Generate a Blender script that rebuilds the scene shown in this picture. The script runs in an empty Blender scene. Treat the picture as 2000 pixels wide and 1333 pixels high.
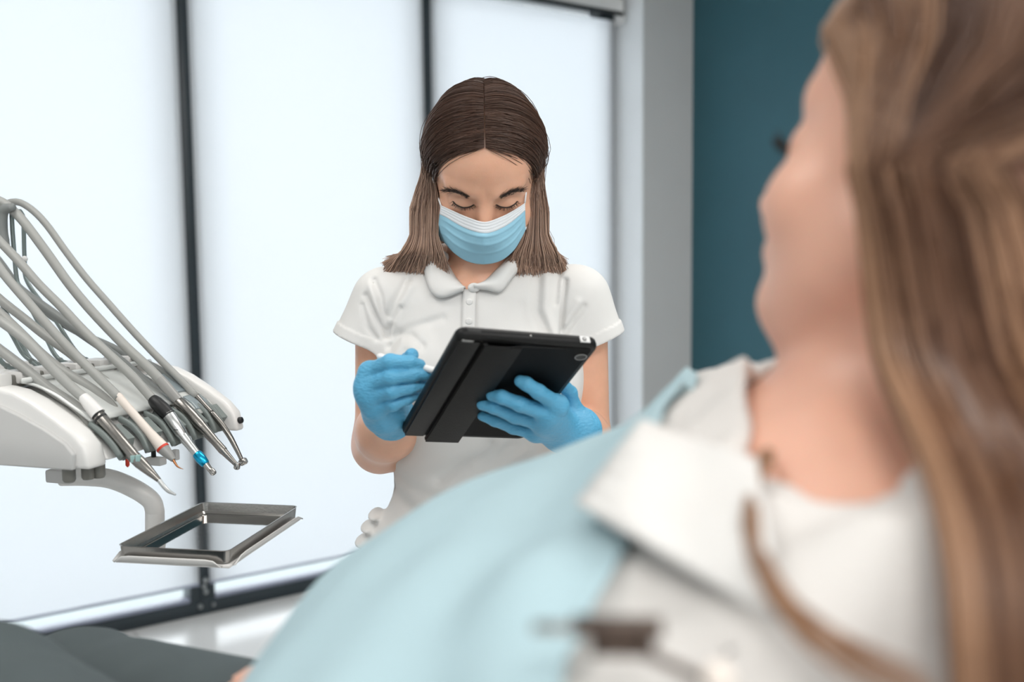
import bpy, bmesh, math, random
import numpy as np
from mathutils import Vector, Matrix

# ------------------------------------------------------------------ camera, sky, lights, exposure
scene = bpy.context.scene
col = scene.collection
FOC, CAMH, PITCH, ROLL = 1850.0, 1.35, math.radians(5.0), math.radians(0.6)
C0 = np.array([0, 0, CAMH])
_fw = np.array([0, math.cos(PITCH), -math.sin(PITCH)])
_up0 = np.array([0, math.sin(PITCH), math.cos(PITCH)])
_rt0 = np.array([1.0, 0, 0])
_rt = _rt0 * math.cos(-ROLL) + _up0 * math.sin(-ROLL)
_up = -_rt0 * math.sin(-ROLL) + _up0 * math.cos(-ROLL)
cam_d = bpy.data.cameras.new('camera')
cam = bpy.data.objects.new('camera', cam_d)
col.objects.link(cam)
cam_d.sensor_width = 36.0
cam_d.lens = FOC / 2000.0 * 36.0
cam_d.clip_start = 0.02
m = Matrix(((_rt[0], _up[0], -_fw[0], 0), (_rt[1], _up[1], -_fw[1], 0), (_rt[2], _up[2], -_fw[2], CAMH), (0, 0, 0, 1)))
cam.matrix_world = m
cam_d.dof.use_dof = True
cam_d.dof.focus_distance = 1.41
cam_d.dof.aperture_fstop = 2.5
cam_d.dof.aperture_blades = 0
scene.camera = cam

vs = scene.view_settings
vs.view_transform = 'Standard'
vs.look = 'None'
vs.gamma = 1.0
vs.use_curve_mapping = False
vs.exposure = 0.0

world = bpy.data.worlds.new('sky')
scene.world = world
world.use_nodes = True
bg = world.node_tree.nodes['Background']
bg.inputs[0].default_value = (0.93, 0.935, 1.0, 1)
bg.inputs[1].default_value = 4.7

# window-wall frame: s runs along the window wall, t runs outwards through the glass
WA = math.radians(34.0)
WD = np.array([math.cos(WA), math.sin(WA), 0])
WN = np.array([-math.sin(WA), math.cos(WA), 0])
WP = np.array([-1.21, 3.52, 0])
def wp(s, t, z):
    return WP + WD * s + WN * t + np.array([0, 0, z])
S0, S1, T0, T1, ZC = -3.0, 2.40, -5.4, -0.20, 2.80      # room extents

PANELS = [(0.55, -2.30, 10), (-1.45, -2.30, 10), (0.30, -4.60, 22), (-1.30, -4.60, 22), (1.75, -3.40, 8)]
for i, (s, t, pw) in enumerate(PANELS):
    L = bpy.data.lights.new('panel_light', 'AREA')
    L.shape = 'RECTANGLE'; L.size = 1.15; L.size_y = 0.55
    L.energy = pw; L.color = (1.0, 0.975, 0.945)
    o = bpy.data.objects.new('panel_light', L)
    col.objects.link(o)
    o.location = wp(s, t, ZC - 0.035)
    o.rotation_euler = (0, 0, WA)

# ------------------------------------------------------------------ projection helpers (photo pixel -> point)
def ray(px, py):
    return _fw + _rt * (px - 1000) / FOC - _up * (py - 666.5) / FOC
def at(px, py, Y):
    d = ray(px, py); return C0 + d * (Y / d[1])
def atplane(px, py, P, n):
    d = ray(px, py); return C0 + d * (((P - C0) @ n) / (d @ n))
def V(*a): return np.array(a, float)
def nrm(v): return v / np.linalg.norm(v)

# ------------------------------------------------------------------ materials
def lin(h):
    h = h.lstrip('#'); c = [int(h[i:i+2], 16) / 255 for i in (0, 2, 4)]
    return tuple(x / 12.92 if x <= 0.04045 else ((x + 0.055) / 1.055) ** 2.4 for x in c)
MATS = {}
def mat(name, hexc, rough=0.5, metal=0.0, spec=0.5, var=None, bump=None, sss=0.0, coat=0.0, attr=None, emit=None, fine=None):
    m = bpy.data.materials.new(name); m.use_nodes = True
    nt = m.node_tree; N = nt.nodes; P = N['Principled BSDF']
    c = lin(hexc)
    P.inputs['Base Color'].default_value = (*c, 1)
    P.inputs['Roughness'].default_value = rough
    P.inputs['Metallic'].default_value = metal
    P.inputs['Specular IOR Level'].default_value = spec
    if sss:
        P.inputs['Subsurface Weight'].default_value = sss
        P.inputs['Subsurface Radius'].default_value = (1.0, 0.35, 0.2)
        P.inputs['Subsurface Scale'].default_value = 0.006
    if coat:
        P.inputs['Coat Weight'].default_value = coat
        P.inputs['Coat Roughness'].default_value = 0.08
    if emit:
        P.inputs['Emission Color'].default_value = (*lin(emit[0]), 1)
        P.inputs['Emission Strength'].default_value = emit[1]
    tc = N.new('ShaderNodeTexCoord')
    if attr:
        a = N.new('ShaderNodeAttribute'); a.attribute_name = attr
        nt.links.new(a.outputs['Color'], P.inputs['Base Color'])
    elif var:
        n = N.new('ShaderNodeTexNoise'); n.inputs['Scale'].default_value = var[0]; n.inputs['Detail'].default_value = 4
        r = N.new('ShaderNodeValToRGB')
        k = var[1]
        r.color_ramp.elements[0].color = (*[x * (1 - k) for x in c], 1)
        r.color_ramp.elements[1].color = (*[min(1, x * (1 + k)) for x in c], 1)
        r.color_ramp.elements[0].position = 0.3; r.color_ramp.elements[1].position = 0.7
        nt.links.new(tc.outputs['Object'], n.inputs['Vector'])
        nt.links.new(n.outputs['Fac'], r.inputs['Fac'])
        nt.links.new(r.outputs['Color'], P.inputs['Base Color'])
    if bump:
        n = N.new('ShaderNodeTexNoise'); n.inputs['Scale'].default_value = bump[0]; n.inputs['Detail'].default_value = 3
        b = N.new('ShaderNodeBump'); b.inputs['Strength'].default_value = bump[1]; b.inputs['Distance'].default_value = 0.002
        mp = N.new('ShaderNodeMapping')
        if len(bump) > 2: mp.inputs['Scale'].default_value = bump[2]
        nt.links.new(tc.outputs['Object'], mp.inputs['Vector'])
        nt.links.new(mp.outputs['Vector'], n.inputs['Vector'])
        nt.links.new(n.outputs['Fac'], b.inputs['Height'])
        nt.links.new(b.outputs['Normal'], P.inputs['Normal'])
    MATS[name] = m
    return m

mat('wall_grey', '#d0d0d0', 0.8, var=(3, 0.02), bump=(180, 0.05))
mat('wall_white', '#f0f3f5', 0.75, var=(3, 0.02), bump=(180, 0.05))
mat('ceiling_white', '#efefed', 0.85, var=(2, 0.02))
mat('teal_wall', '#33606c', 0.55, var=(2.5, 0.05), bump=(200, 0.05))
mat('tile', '#e2e1df', 0.18, var=(1.5, 0.04))
mat('grout', '#a9a8a5', 0.8, var=(20, 0.05))
mat('frame_dark', '#2a343a', 0.32, var=(6, 0.08))
mat('frame_sill', '#9aa0b2', 0.35, var=(6, 0.05))  # sky reflected on the sill top is put into this lilac-grey
mat('plastic_white', '#eae9e7', 0.28, var=(8, 0.015))
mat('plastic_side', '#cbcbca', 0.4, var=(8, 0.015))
mat('plastic_clear', '#d9dcda', 0.12, coat=0.6, var=(10, 0.02))
mat('hose_grey', '#a3a4a1', 0.42, var=(30, 0.03))
mat('hose_dark', '#868a89', 0.45, var=(30, 0.03))
mat('holder_grey', '#7d8684', 0.4, var=(20, 0.03))
mat('rubber_black', '#17191b', 0.45, var=(40, 0.1))
mat('knob_grey', '#7c7b76', 0.5, var=(40, 0.05))
mat('steel', '#a8a6a3', 0.22, metal=1.0, bump=(260, 0.05))
mat('steel_dark', '#8d8a86', 0.26, metal=1.0, bump=(260, 0.06))
mat('steel_mirror', '#e0e0df', 0.06, metal=1.0, bump=(90, 0.01))
mat('alu', '#c9cbcb', 0.3, metal=1.0, bump=(300, 0.05))
mat('blue_metal', '#1a9fcb', 0.22, metal=0.75, var=(40, 0.05))
mat('red_ring', '#d5402c', 0.4, var=(50, 0.05))
mat('scaler_white', '#e9dfd6', 0.38, var=(30, 0.02))
mat('nose_grey', '#9b9b99', 0.3, var=(30, 0.03))
mat('copper', '#b07a55', 0.3, metal=1.0, bump=(300, 0.05))
mat('button_green', '#9fc2c0', 0.3, var=(30, 0.04))
mat('lcd', '#8f9ba0', 0.12, coat=0.5, var=(25, 0.08))
mat('rod_grey', '#84908f', 0.3, metal=0.35, var=(25, 0.05))
mat('skin', '#eab598', 0.32, sss=0.25, var=(26, 0.05), bump=(420, 0.10))
mat('skin_patient', '#e9b49c', 0.42, sss=0.25, var=(20, 0.05))
mat('hair', '#4a382f', 0.36, spec=0.45, attr='col')
mat('hair_patient', '#8a6a54', 0.38, spec=0.4, attr='col')
mat('brow_hair', '#33261f', 0.5, var=(200, 0.1))
mat('lash', '#1c1512', 0.5, var=(200, 0.1))
mat('polo', '#e9e8e6', 0.85, spec=0.2, var=(14, 0.012), bump=(900, 0.10))
mat('polo_button', '#f2f1ef', 0.25, var=(60, 0.02))
mat('trousers_white', '#d9d9d6', 0.85, spec=0.2, var=(14, 0.02))
mat('mask_blue', '#9fd2e8', 0.75, spec=0.25, var=(30, 0.03), bump=(700, 0.12))
mat('mask_white', '#eef2f6', 0.75, spec=0.25, var=(30, 0.02), bump=(700, 0.10))
mat('glove', '#5fb0d8', 0.42, spec=0.45, var=(30, 0.05), bump=(150, 0.9, (1.0, 1.0, 2.2)))
mat('case_black', '#101112', 0.42, spec=0.25, var=(30, 0.12), bump=(600, 0.08))
mat('cover_black', '#050506', 0.6, spec=0.15, var=(40, 0.15), bump=(800, 0.2))
mat('flap_black', '#101010', 0.5, spec=0.22, var=(25, 0.15), bump=(500, 0.2))
mat('screen', '#0a0c10', 0.08, coat=0.5, var=(4, 0.05))
mat('label_white', '#e9e9e9', 0.5, var=(50, 0.02))
mat('label_mark', '#3a3a3a', 0.5, var=(50, 0.05))
mat('pen_white', '#f4f4f3', 0.25, var=(30, 0.01))
mat('drape_blue', '#b0cad2', 0.75, spec=0.25, var=(10, 0.02), bump=(60, 0.15))
mat('paper_white', '#dedddb', 0.9, spec=0.15, var=(12, 0.015), bump=(300, 0.15))
mat('tshirt', '#dcd9d6', 0.9, spec=0.15, var=(12, 0.02), bump=(500, 0.1))
mat('trousers_grey', '#4f585a', 0.75, spec=0.25, var=(9, 0.06), bump=(300, 0.12))
mat('clip_dark', '#5a4c44', 0.35, metal=0.7, var=(40, 0.15))
mat('clip_bead', '#f0e6dd', 0.35, var=(40, 0.02))
mat('chair_leather', '#4d6a75', 0.5, var=(12, 0.06), bump=(300, 0.1))
mat('shoe_white', '#e3e3e1', 0.5, var=(12, 0.03))
mat('terrace', '#959c9c', 0.8, var=(2, 0.05))
mat('panel_frame', '#ececec', 0.4, var=(10, 0.01))
mat('panel_diffuser', '#ffffff', 0.5, var=(10, 0.01), emit=('#fff8ef', 2.0))

def blind_material():
    m = bpy.data.materials.new('blind_fabric'); m.use_nodes = True
    nt = m.node_tree; N = nt.nodes; N.remove(N['Principled BSDF'])
    out = N['Material Output']
    d = N.new('ShaderNodeBsdfDiffuse'); t = N.new('ShaderNodeBsdfTranslucent'); mx = N.new('ShaderNodeMixShader')
    n = N.new('ShaderNodeTexNoise'); n.inputs['Scale'].default_value = 300
    tc = N.new('ShaderNodeTexCoord')
    r = N.new('ShaderNodeValToRGB')
    r.color_ramp.elements[0].color = (0.84, 0.87, 0.91, 1); r.color_ramp.elements[1].color = (0.90, 0.92, 0.95, 1)
    nt.links.new(tc.outputs['Object'], n.inputs['Vector']); nt.links.new(n.outputs['Fac'], r.inputs['Fac'])
    nt.links.new(r.outputs['Color'], d.inputs['Color']); nt.links.new(r.outputs['Color'], t.inputs['Color'])
    mx.inputs[0].default_value = 0.52
    nt.links.new(d.outputs[0], mx.inputs[1]); nt.links.new(t.outputs[0], mx.inputs[2]); nt.links.new(mx.outputs[0], out.inputs[0])
    MATS['blind_fabric'] = m
blind_material()
def glass_material():
    m = bpy.data.materials.new('window_glass'); m.use_nodes = True
    nt = m.node_tree; N = nt.nodes; N.remove(N['Principled BSDF'])
    out = N['Material Output']
    g = N.new('ShaderNodeBsdfGlossy'); g.inputs['Roughness'].default_value = 0.02
    t = N.new('ShaderNodeBsdfTransparent'); t.inputs['Color'].default_value = (0.94, 0.97, 0.96, 1)
    f = N.new('ShaderNodeFresnel'); f.inputs['IOR'].default_value = 1.45
    mx = N.new('ShaderNodeMixShader')
    nt.links.new(f.outputs[0], mx.inputs[0]); nt.links.new(t.outputs[0], mx.inputs[1]); nt.links.new(g.outputs[0], mx.inputs[2])
    nt.links.new(mx.outputs[0], out.inputs[0])
    MATS['window_glass'] = m
glass_material()

# ------------------------------------------------------------------ object helpers
WLOC = {}
def attach(o, parent):
    if parent is None:
        WLOC[o.name] = np.array(o.location); return o
    o.parent = parent
    o.location = Vector(-WLOC[parent.name]) if WLOC[parent.name].any() else Vector((0, 0, 0))
    WLOC[o.name] = np.zeros(3)
    return o
def mesh_data(name, v, f, smooth=True):
    v = np.asarray(v, np.float32); me = bpy.data.meshes.new(name)
    if isinstance(f, np.ndarray):
        k = f.shape[1]; nf = len(f)
        me.vertices.add(len(v)); me.vertices.foreach_set('co', v.ravel())
        me.loops.add(nf * k); me.loops.foreach_set('vertex_index', f.astype(np.int32).ravel())
        me.polygons.add(nf)
        me.polygons.foreach_set('loop_start', np.arange(0, nf * k, k, dtype=np.int32))
        me.update(calc_edges=True); me.validate()
    else:
        me.from_pydata(v.tolist(), [], [list(map(int, q)) for q in f]); me.update()
    if smooth:
        me.polygons.foreach_set('use_smooth', np.ones(len(me.polygons), bool))
    return me
def add(name, v, f, material, parent=None, smooth=True, sharp=None):
    me = mesh_data(name, v, f, smooth)
    me.materials.append(MATS[material])
    if sharp and smooth:
        me.set_sharp_from_angle(angle=math.radians(sharp))
    o = bpy.data.objects.new(name, me); col.objects.link(o)
    return attach(o, parent)
def thing(name, label, cat, loc=(0, 0, 0), group=None):
    o = bpy.data.objects.new(name, None); col.objects.link(o)
    o.empty_display_size = 0.05
    o.location = Vector([float(x) for x in loc]); WLOC[o.name] = np.array(loc, float)
    return tag(o, label, cat, group)
def tag(o, label, cat, group=None):
    o['label'] = label; o['category'] = cat
    if group: o['group'] = group
    return o
def struct(o):
    o['kind'] = 'structure'; return o

class MB:
    """collects shapes into one mesh"""
    def __init__(s): s.v = []; s.f = []; s.n = 0
    def put(s, v, f):
        v = np.asarray(v, float)
        for q in f: s.f.append([int(i) + s.n for i in q])
        s.v.append(v); s.n += len(v); return s
    def build(s, name, material, parent=None, smooth=True, sharp=40):
        return add(name, np.concatenate(s.v), s.f, material, parent, smooth, sharp)

def box(c, h, ax=None, bev=0.0, seg=2):
    """oriented box: centre, half sizes, axes rows"""
    bm = bmesh.new(); bmesh.ops.create_cube(bm, size=2.0)
    for v in bm.verts: v.co = Vector((v.co.x * h[0], v.co.y * h[1], v.co.z * h[2]))
    if bev > 0:
        bmesh.ops.bevel(bm, geom=list(bm.edges), offset=bev, segments=seg, profile=0.6, affect='EDGES')
    bm.verts.index_update()
    v = np.array([x.co[:] for x in bm.verts]); f = [[q.index for q in p.verts] for p in bm.faces]
    bm.free()
    if ax is not None: v = v @ np.asarray(ax, float)
    return v + np.asarray(c, float), f
def catmull(P, n):
    P = np.asarray(P, float)
    if len(P) < 3:
        t = np.linspace(0, 1, n)[:, None]; return P[0] * (1 - t) + P[-1] * t
    Q = np.vstack([2 * P[0] - P[1], P, 2 * P[-1] - P[-2]])
    L = np.r_[0, np.cumsum(np.linalg.norm(np.diff(P, axis=0), axis=1))]; L /= L[-1]
    out = []
    for t in np.linspace(0, 1, n):
        i = min(np.searchsorted(L, t, side='right') - 1, len(P) - 2); u = (t - L[i]) / (L[i+1] - L[i] + 1e-12)
        a, b, c, d = Q[i], Q[i+1], Q[i+2], Q[i+3]
        out.append(0.5 * ((2*b) + (-a + c) * u + (2*a - 5*b + 4*c - d) * u*u + (-a + 3*b - 3*c + d) * u**3))
    return np.array(out)
def tube(P, R, seg=12, n=None, cap=True):
    P = np.asarray(P, float)
    R = np.broadcast_to(np.asarray(R, float), (len(P),)) if np.ndim(R) == 0 else np.asarray(R, float)
    if n:
        L = np.r_[0, np.cumsum(np.linalg.norm(np.diff(P, axis=0), axis=1))]; L /= L[-1]
        R = np.interp(np.linspace(0, 1, n), L, R); P = catmull(P, n)
    T = np.gradient(P, axis=0); T /= np.linalg.norm(T, axis=1)[:, None] + 1e-12
    u = np.cross(T[0], [0, 0, 1.0]); u = np.cross(T[0], [1.0, 0, 0]) if np.linalg.norm(u) < 1e-3 else u
    u = nrm(u); v = []; a = np.linspace(0, 2*np.pi, seg, endpoint=False)
    for i in range(len(P)):
        u = nrm(u - T[i] * (u @ T[i])); w = np.cross(T[i], u)
        v.append(P[i] + R[i] * (np.cos(a)[:, None] * u + np.sin(a)[:, None] * w))
    v = np.concatenate(v); f = []
    for i in range(len(P) - 1):
        for j in range(seg):
            k = (j + 1) % seg
            f.append([i*seg + j, i*seg + k, (i+1)*seg + k, (i+1)*seg + j])
    if cap:
        f.append(list(range(seg))[::-1]); f.append([(len(P)-1)*seg + j for j in range(seg)])
    return v, f
def lathe(a, b, prof, seg=20):
    """profile (fraction, radius) turned about the axis a->b"""
    a = np.asarray(a, float); b = np.asarray(b, float)
    T = nrm(b - a); L = np.linalg.norm(b - a)
    u = np.cross(T, [0, 0, 1.0]); u = nrm(u) if np.linalg.norm(u) > 1e-3 else V(1, 0, 0); w = np.cross(T, u)
    an = np.linspace(0, 2*np.pi, seg, endpoint=False); v = []
    for t, r in prof: v.append(a + T * L * t + max(r, 1e-5) * (np.cos(an)[:, None] * u + np.sin(an)[:, None] * w))
    f = []
    for i in range(len(prof) - 1):
        for j in range(seg):
            k = (j + 1) % seg; f.append([i*seg + j, i*seg + k, (i+1)*seg + k, (i+1)*seg + j])
    f.append(list(range(seg))[::-1]); f.append([(len(prof)-1)*seg + j for j in range(seg)])
    return np.concatenate(v), f
def ball(c, r, seg=16, sq=(1, 1, 1)):
    v = []; f = []; n = seg // 2
    for i in range(n + 1):
        th = np.pi * i / n
        for j in range(seg):
            ph = 2*np.pi*j/seg
            v.append([c[0] + r*sq[0]*math.sin(th)*math.cos(ph), c[1] + r*sq[1]*math.sin(th)*math.sin(ph), c[2] + r*sq[2]*math.cos(th)])
    for i in range(n):
        for j in range(seg):
            k = (j+1) % seg; f.append([i*seg+j, (i+1)*seg+j, (i+1)*seg+k, i*seg+k])
    return np.array(v), f
def prism(poly, a, b, bev=0):
    """closed outline poly (list of 3D points) swept by vectors a..b"""
    p = np.asarray(poly, float); n = len(p)
    v = np.concatenate([p + a, p + b]); f = [list(range(n))[::-1], [n + i for i in range(n)]]
    for i in range(n):
        j = (i+1) % n; f.append([i, j, n + j, n + i])
    return v, f
def sheet(G, th, nflip=False):
    """grid of points (rows, cols, 3) -> thick sheet"""
    G = np.asarray(G, float); r, c = G.shape[:2]
    du = np.gradient(G, axis=1); dv = np.gradient(G, axis=0)
    N = np.cross(du, dv); N /= np.linalg.norm(N, axis=2)[..., None] + 1e-12
    if nflip: N = -N
    top = (G + N * th / 2).reshape(-1, 3); bot = (G - N * th / 2).reshape(-1, 3); n = r * c
    i = np.arange(r - 1)[:, None] * c + np.arange(c - 1)[None]
    q = np.stack([i, i + 1, i + c + 1, i + c], -1).reshape(-1, 4)
    f = [q, q[:, ::-1] + n]
    e = []
    for k in range(c - 1): e += [[k+1, k, n+k, n+k+1], [(r-1)*c+k, (r-1)*c+k+1, n+(r-1)*c+k+1, n+(r-1)*c+k]]
    for k in range(r - 1): e += [[k*c, (k+1)*c, n+(k+1)*c, n+k*c], [(k+1)*c+c-1, k*c+c-1, n+k*c+c-1, n+(k+1)*c+c-1]]
    return np.concatenate([top, bot]), np.concatenate(f + [np.array(e)])

# ------------------------------------------------------------------ signed-distance modelling
def rcone(p, a, b, ra, rb):
    a = np.asarray(a, float); b = np.asarray(b, float); ba = b - a
    t = np.clip(((p - a) @ ba) / (ba @ ba), 0, 1)
    return np.linalg.norm(p - a - t[:, None] * ba, axis=1) - (ra + (rb - ra) * t)
def ell(p, c, r, R=None):
    q = p - np.asarray(c, float)
    if R is not None: q = q @ np.asarray(R, float).T
    r = np.asarray(r, float)
    k0 = np.linalg.norm(q / r, axis=1); k1 = np.linalg.norm(q / (r * r), axis=1)
    return k0 * (k0 - 1) / (k1 + 1e-9)
def smin(a, b, k):
    h = np.maximum(k - np.abs(a - b), 0) / k; return np.minimum(a, b) - h * h * k * 0.25
def smax(a, b, k): return -smin(-a, -b, k)
def polyd(p, P):
    d = None
    for a, b in zip(P[:-1], P[1:]):
        e = rcone(p, a, b, 0, 0); d = e if d is None else np.minimum(d, e)
    return d
def ev(fn, p, chunk=300000):
    return np.concatenate([fn(p[i:i+chunk]) for i in range(0, len(p), chunk)]) if len(p) else np.zeros(0)
def surf(fn, lo, hi, h, B=8, proj=2):
    lo = np.asarray(lo, float); hi = np.asarray(hi, float)
    nb = np.ceil((hi - lo) / (h * B)).astype(int); n = nb * B
    bc = np.stack(np.meshgrid(*[np.arange(k) for k in nb], indexing='ij'), -1).reshape(-1, 3)
    dc = ev(fn, lo + (bc + 0.5) * B * h)
    D = np.repeat(np.repeat(np.repeat(np.where(dc < 0, -1.0, 1.0).reshape(nb), B, 0), B, 1), B, 2).astype(np.float32)
    D = np.pad(D, ((0, 1),) * 3, mode='edge')
    act = bc[np.abs(dc) < B * h * 0.87 * 1.2 + 0.001]
    off = np.stack(np.meshgrid(*[np.arange(B + 1)] * 3, indexing='ij'), -1).reshape(-1, 3)
    step = 600
    for i in range(0, len(act), step):
        idx = (act[i:i+step, None, :] * B + off[None]).reshape(-1, 3)
        D[idx[:, 0], idx[:, 1], idx[:, 2]] = ev(fn, lo + idx * h)
    s = D < 0
    cnt = sum(s[a:n[0]+a, b:n[1]+b, c:n[2]+c].astype(np.int8) for a in (0, 1) for b in (0, 1) for c in (0, 1))
    cells = np.argwhere((cnt > 0) & (cnt < 8))
    cid = np.full(n, -1, np.int32); cid[tuple(cells.T)] = np.arange(len(cells))
    acc = np.zeros((len(cells), 3)); num = np.zeros(len(cells))
    co = [(a, b, c) for a in (0, 1) for b in (0, 1) for c in (0, 1)]
    val = {q: D[cells[:, 0]+q[0], cells[:, 1]+q[1], cells[:, 2]+q[2]].astype(float) for q in co}
    for q in co:
        for ax in range(3):
            if q[ax] == 0:
                w = list(q); w[ax] = 1; w = tuple(w)
                a, b = val[q], val[w]; m = (a < 0) != (b < 0)
                t = np.where(m, a / np.where(m, a - b, 1), 0)
                pt = np.tile(np.array(q, float), (len(cells), 1)); pt[:, ax] = t
                acc[m] += pt[m]; num[m] += 1
    v = lo + (cells + acc / num[:, None]) * h
    F = []
    for ax in range(3):
        sl = [slice(None)] * 3; sh = [slice(None)] * 3
        sl[ax] = slice(0, n[ax]); sh[ax] = slice(1, n[ax] + 1)
        A = s[tuple(sl)]; Bq = s[tuple(sh)]
        e = np.argwhere(A != Bq); b1, b2 = (ax + 1) % 3, (ax + 2) % 3
        ok = (e[:, b1] > 0) & (e[:, b2] > 0) & (e[:, b1] < n[b1]) & (e[:, b2] < n[b2]); e = e[ok]
        def cell(d1, d2):
            q = e.copy(); q[:, b1] += d1; q[:, b2] += d2; return cid[q[:, 0], q[:, 1], q[:, 2]]
        quad = np.stack([cell(-1, -1), cell(0, -1), cell(0, 0), cell(-1, 0)], 1)
        inn = A[e[:, 0], e[:, 1], e[:, 2]]
        F.append(np.where(inn[:, None], quad, quad[:, ::-1]))
    F = np.concatenate(F); F = F[(F >= 0).all(1)]
    tt = np.array([[1, -1, -1], [-1, -1, 1], [-1, 1, -1], [1, 1, 1.0]]); eps = h * 0.3
    for _ in range(proj):
        d = ev(fn, v); g = sum(q[None] * ev(fn, v + q * eps)[:, None] for q in tt)
        g /= np.linalg.norm(g, axis=1)[:, None] + 1e-12
        v = v - g * np.clip(d, -h, h)[:, None]
    return v, F
def trace(fn, px, py, t0=0.3, t1=3.0):
    """first hit of the camera-pixel ray on an implicit surface"""
    d = nrm(ray(px, py)); t = t0
    for _ in range(160):
        e = float(fn((C0 + d * t)[None])[0])
        if e < 2e-4: break
        t += e * 0.8
        if t > t1: return None
    return C0 + d * t
def trace_many(fn, pp, t0=0.9, t1=2.2, fallback=1.40):
    pp = np.asarray(pp, float)
    d = _fw[None] + _rt[None] * (pp[:, :1] - 1000) / FOC - _up[None] * (pp[:, 1:2] - 666.5) / FOC
    dn = d / np.linalg.norm(d, axis=1)[:, None]; t = np.full(len(pp), t0); live = np.arange(len(pp))
    for _ in range(120):
        e = fn(C0 + dn[live] * t[live][:, None]); t[live] += e * 0.8
        live = live[(e > 2e-4) & (t[live] < t1)]
        if not len(live): break
    out = C0 + dn * t[:, None]; miss = t >= t1
    out[miss] = C0 + d[miss] * (fallback / d[miss][:, 1:2])
    return out, dn
def strands(ctrl, S, r0, r1, cols, seed=0, name='hair'):
    """ctrl (N,K,3) control points -> 3-sided tapered tubes; cols (N,2,3) root and tip colours"""
    Pn = np.concatenate([2*ctrl[:, :1] - ctrl[:, 1:2], ctrl, 2*ctrl[:, -1:] - ctrl[:, -2:-1]], 1)
    K = ctrl.shape[1]; tt = np.linspace(0, K - 1, S); out = []
    for t in tt:
        i = min(int(t), K - 2); u = t - i
        a, b, c, d = Pn[:, i], Pn[:, i+1], Pn[:, i+2], Pn[:, i+3]
        out.append(0.5 * ((2*b) + (-a + c)*u + (2*a - 5*b + 4*c - d)*u*u + (-a + 3*b - 3*c + d)*u**3))
    X = np.stack(out, 1); N = len(X)
    T = np.gradient(X, axis=1); T /= np.linalg.norm(T, axis=2)[..., None] + 1e-12
    ref = np.array([0.31, -0.9, 0.3]); U = np.cross(T, ref); U /= np.linalg.norm(U, axis=2)[..., None] + 1e-9; W = np.cross(T, U)
    rr = np.linspace(r0, r1, S)[None, :, None]
    ring = np.stack([X + rr * (math.cos(a)*U + math.sin(a)*W) for a in (0.3, 0.3 + 2.094, 0.3 + 4.189)], 2)
    v = ring.reshape(-1, 3)
    base = (np.arange(N)[:, None] * S + np.arange(S - 1)[None]) * 3
    f = np.concatenate([np.stack([base + j, base + (j+1) % 3, base + 3 + (j+1) % 3, base + 3 + j], -1).reshape(-1, 4) for j in range(3)])
    tq = np.linspace(0, 1, S)[None, :, None]
    c = cols[:, :1] * (1 - tq) + cols[:, 1:] * tq
    c = np.repeat(c, 3, axis=1).reshape(-1, 3)
    return v, f, c
def add_colored(name, v, f, c, material, parent):
    o = add(name, v, f, material, parent)
    a = o.data.color_attributes.new('col', 'FLOAT_COLOR', 'POINT')
    a.data.foreach_set('color', np.concatenate([c, np.ones((len(c), 1))], 1).astype(np.float32).ravel())
    return o
rng = np.random.default_rng(7)
# ------------------------------------------------------------------ room
AXW = np.array([WD, WN, [0, 0, 1]])
def wbox(s0, s1, t0, t1, z0, z1, bev=0.0):
    return box(wp((s0+s1)/2, (t0+t1)/2, (z0+z1)/2), ((s1-s0)/2, (t1-t0)/2, (z1-z0)/2), AXW, bev)
def sbox(name, s0, s1, t0, t1, z0, z1, material, parent=None, bev=0.0):
    v, f = wbox(s0, s1, t0, t1, z0, z1, bev)
    o = add(name, v, f, material, parent, smooth=bev > 0, sharp=40)
    return o
WIN0, WIN1, ZH = -1.02, 2.08, 2.57
floor = struct(sbox('floor', S0, S1, T0, 0.12, -0.12, -0.006, 'grout'))
ts = 0.6
tile_mesh = None
k = 0
for i in range(-5, 4):
    for j in range(-9, 1):
        s = 0.36 + i * ts; t = -0.02 + j * ts
        a, b = max(s, S0), min(s + ts, S1); c, d = max(t, T0), min(t + ts, 0.0)
        if b - a < 0.05 or d - c < 0.02: continue
        full = abs(b - a - ts) < 1e-6 and abs(d - c - ts) < 1e-6
        if full:
            if tile_mesh is None:
                v, f = box((0, 0, 0), (ts/2 - 0.0015, ts/2 - 0.0015, 0.006), AXW, 0.0015, 1)
                tile_mesh = mesh_data('tile', v, f, False); tile_mesh.materials.append(MATS['tile'])
            o = bpy.data.objects.new('tile', tile_mesh); col.objects.link(o); o.parent = floor
            o.location = Vector(wp((a+b)/2, (c+d)/2, -0.006))
        else:
            v, f = wbox(a + 0.0015, b - 0.0015, c + 0.0015, d - 0.0015, -0.012, 0.0, 0.0015)
            add('tile', v, f, 'tile', floor, smooth=False)
struct(sbox('ceiling', S0, S1, T0, T1, ZC, ZC + 0.1, 'ceiling_white'))
# window wall: piers either side of the opening, and the band over it
mw = MB()
mw.put(*wbox(WIN1, S1 + 0.2, T1, 0.12, 0, ZC)); mw.put(*wbox(S0 - 0.2, WIN0, T1, 0.12, 0, ZC)); mw.put(*wbox(WIN0, WIN1, T1, 0.12, ZH, ZC))
struct(mw.build('wall_window', 'wall_grey', smooth=False))
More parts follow.
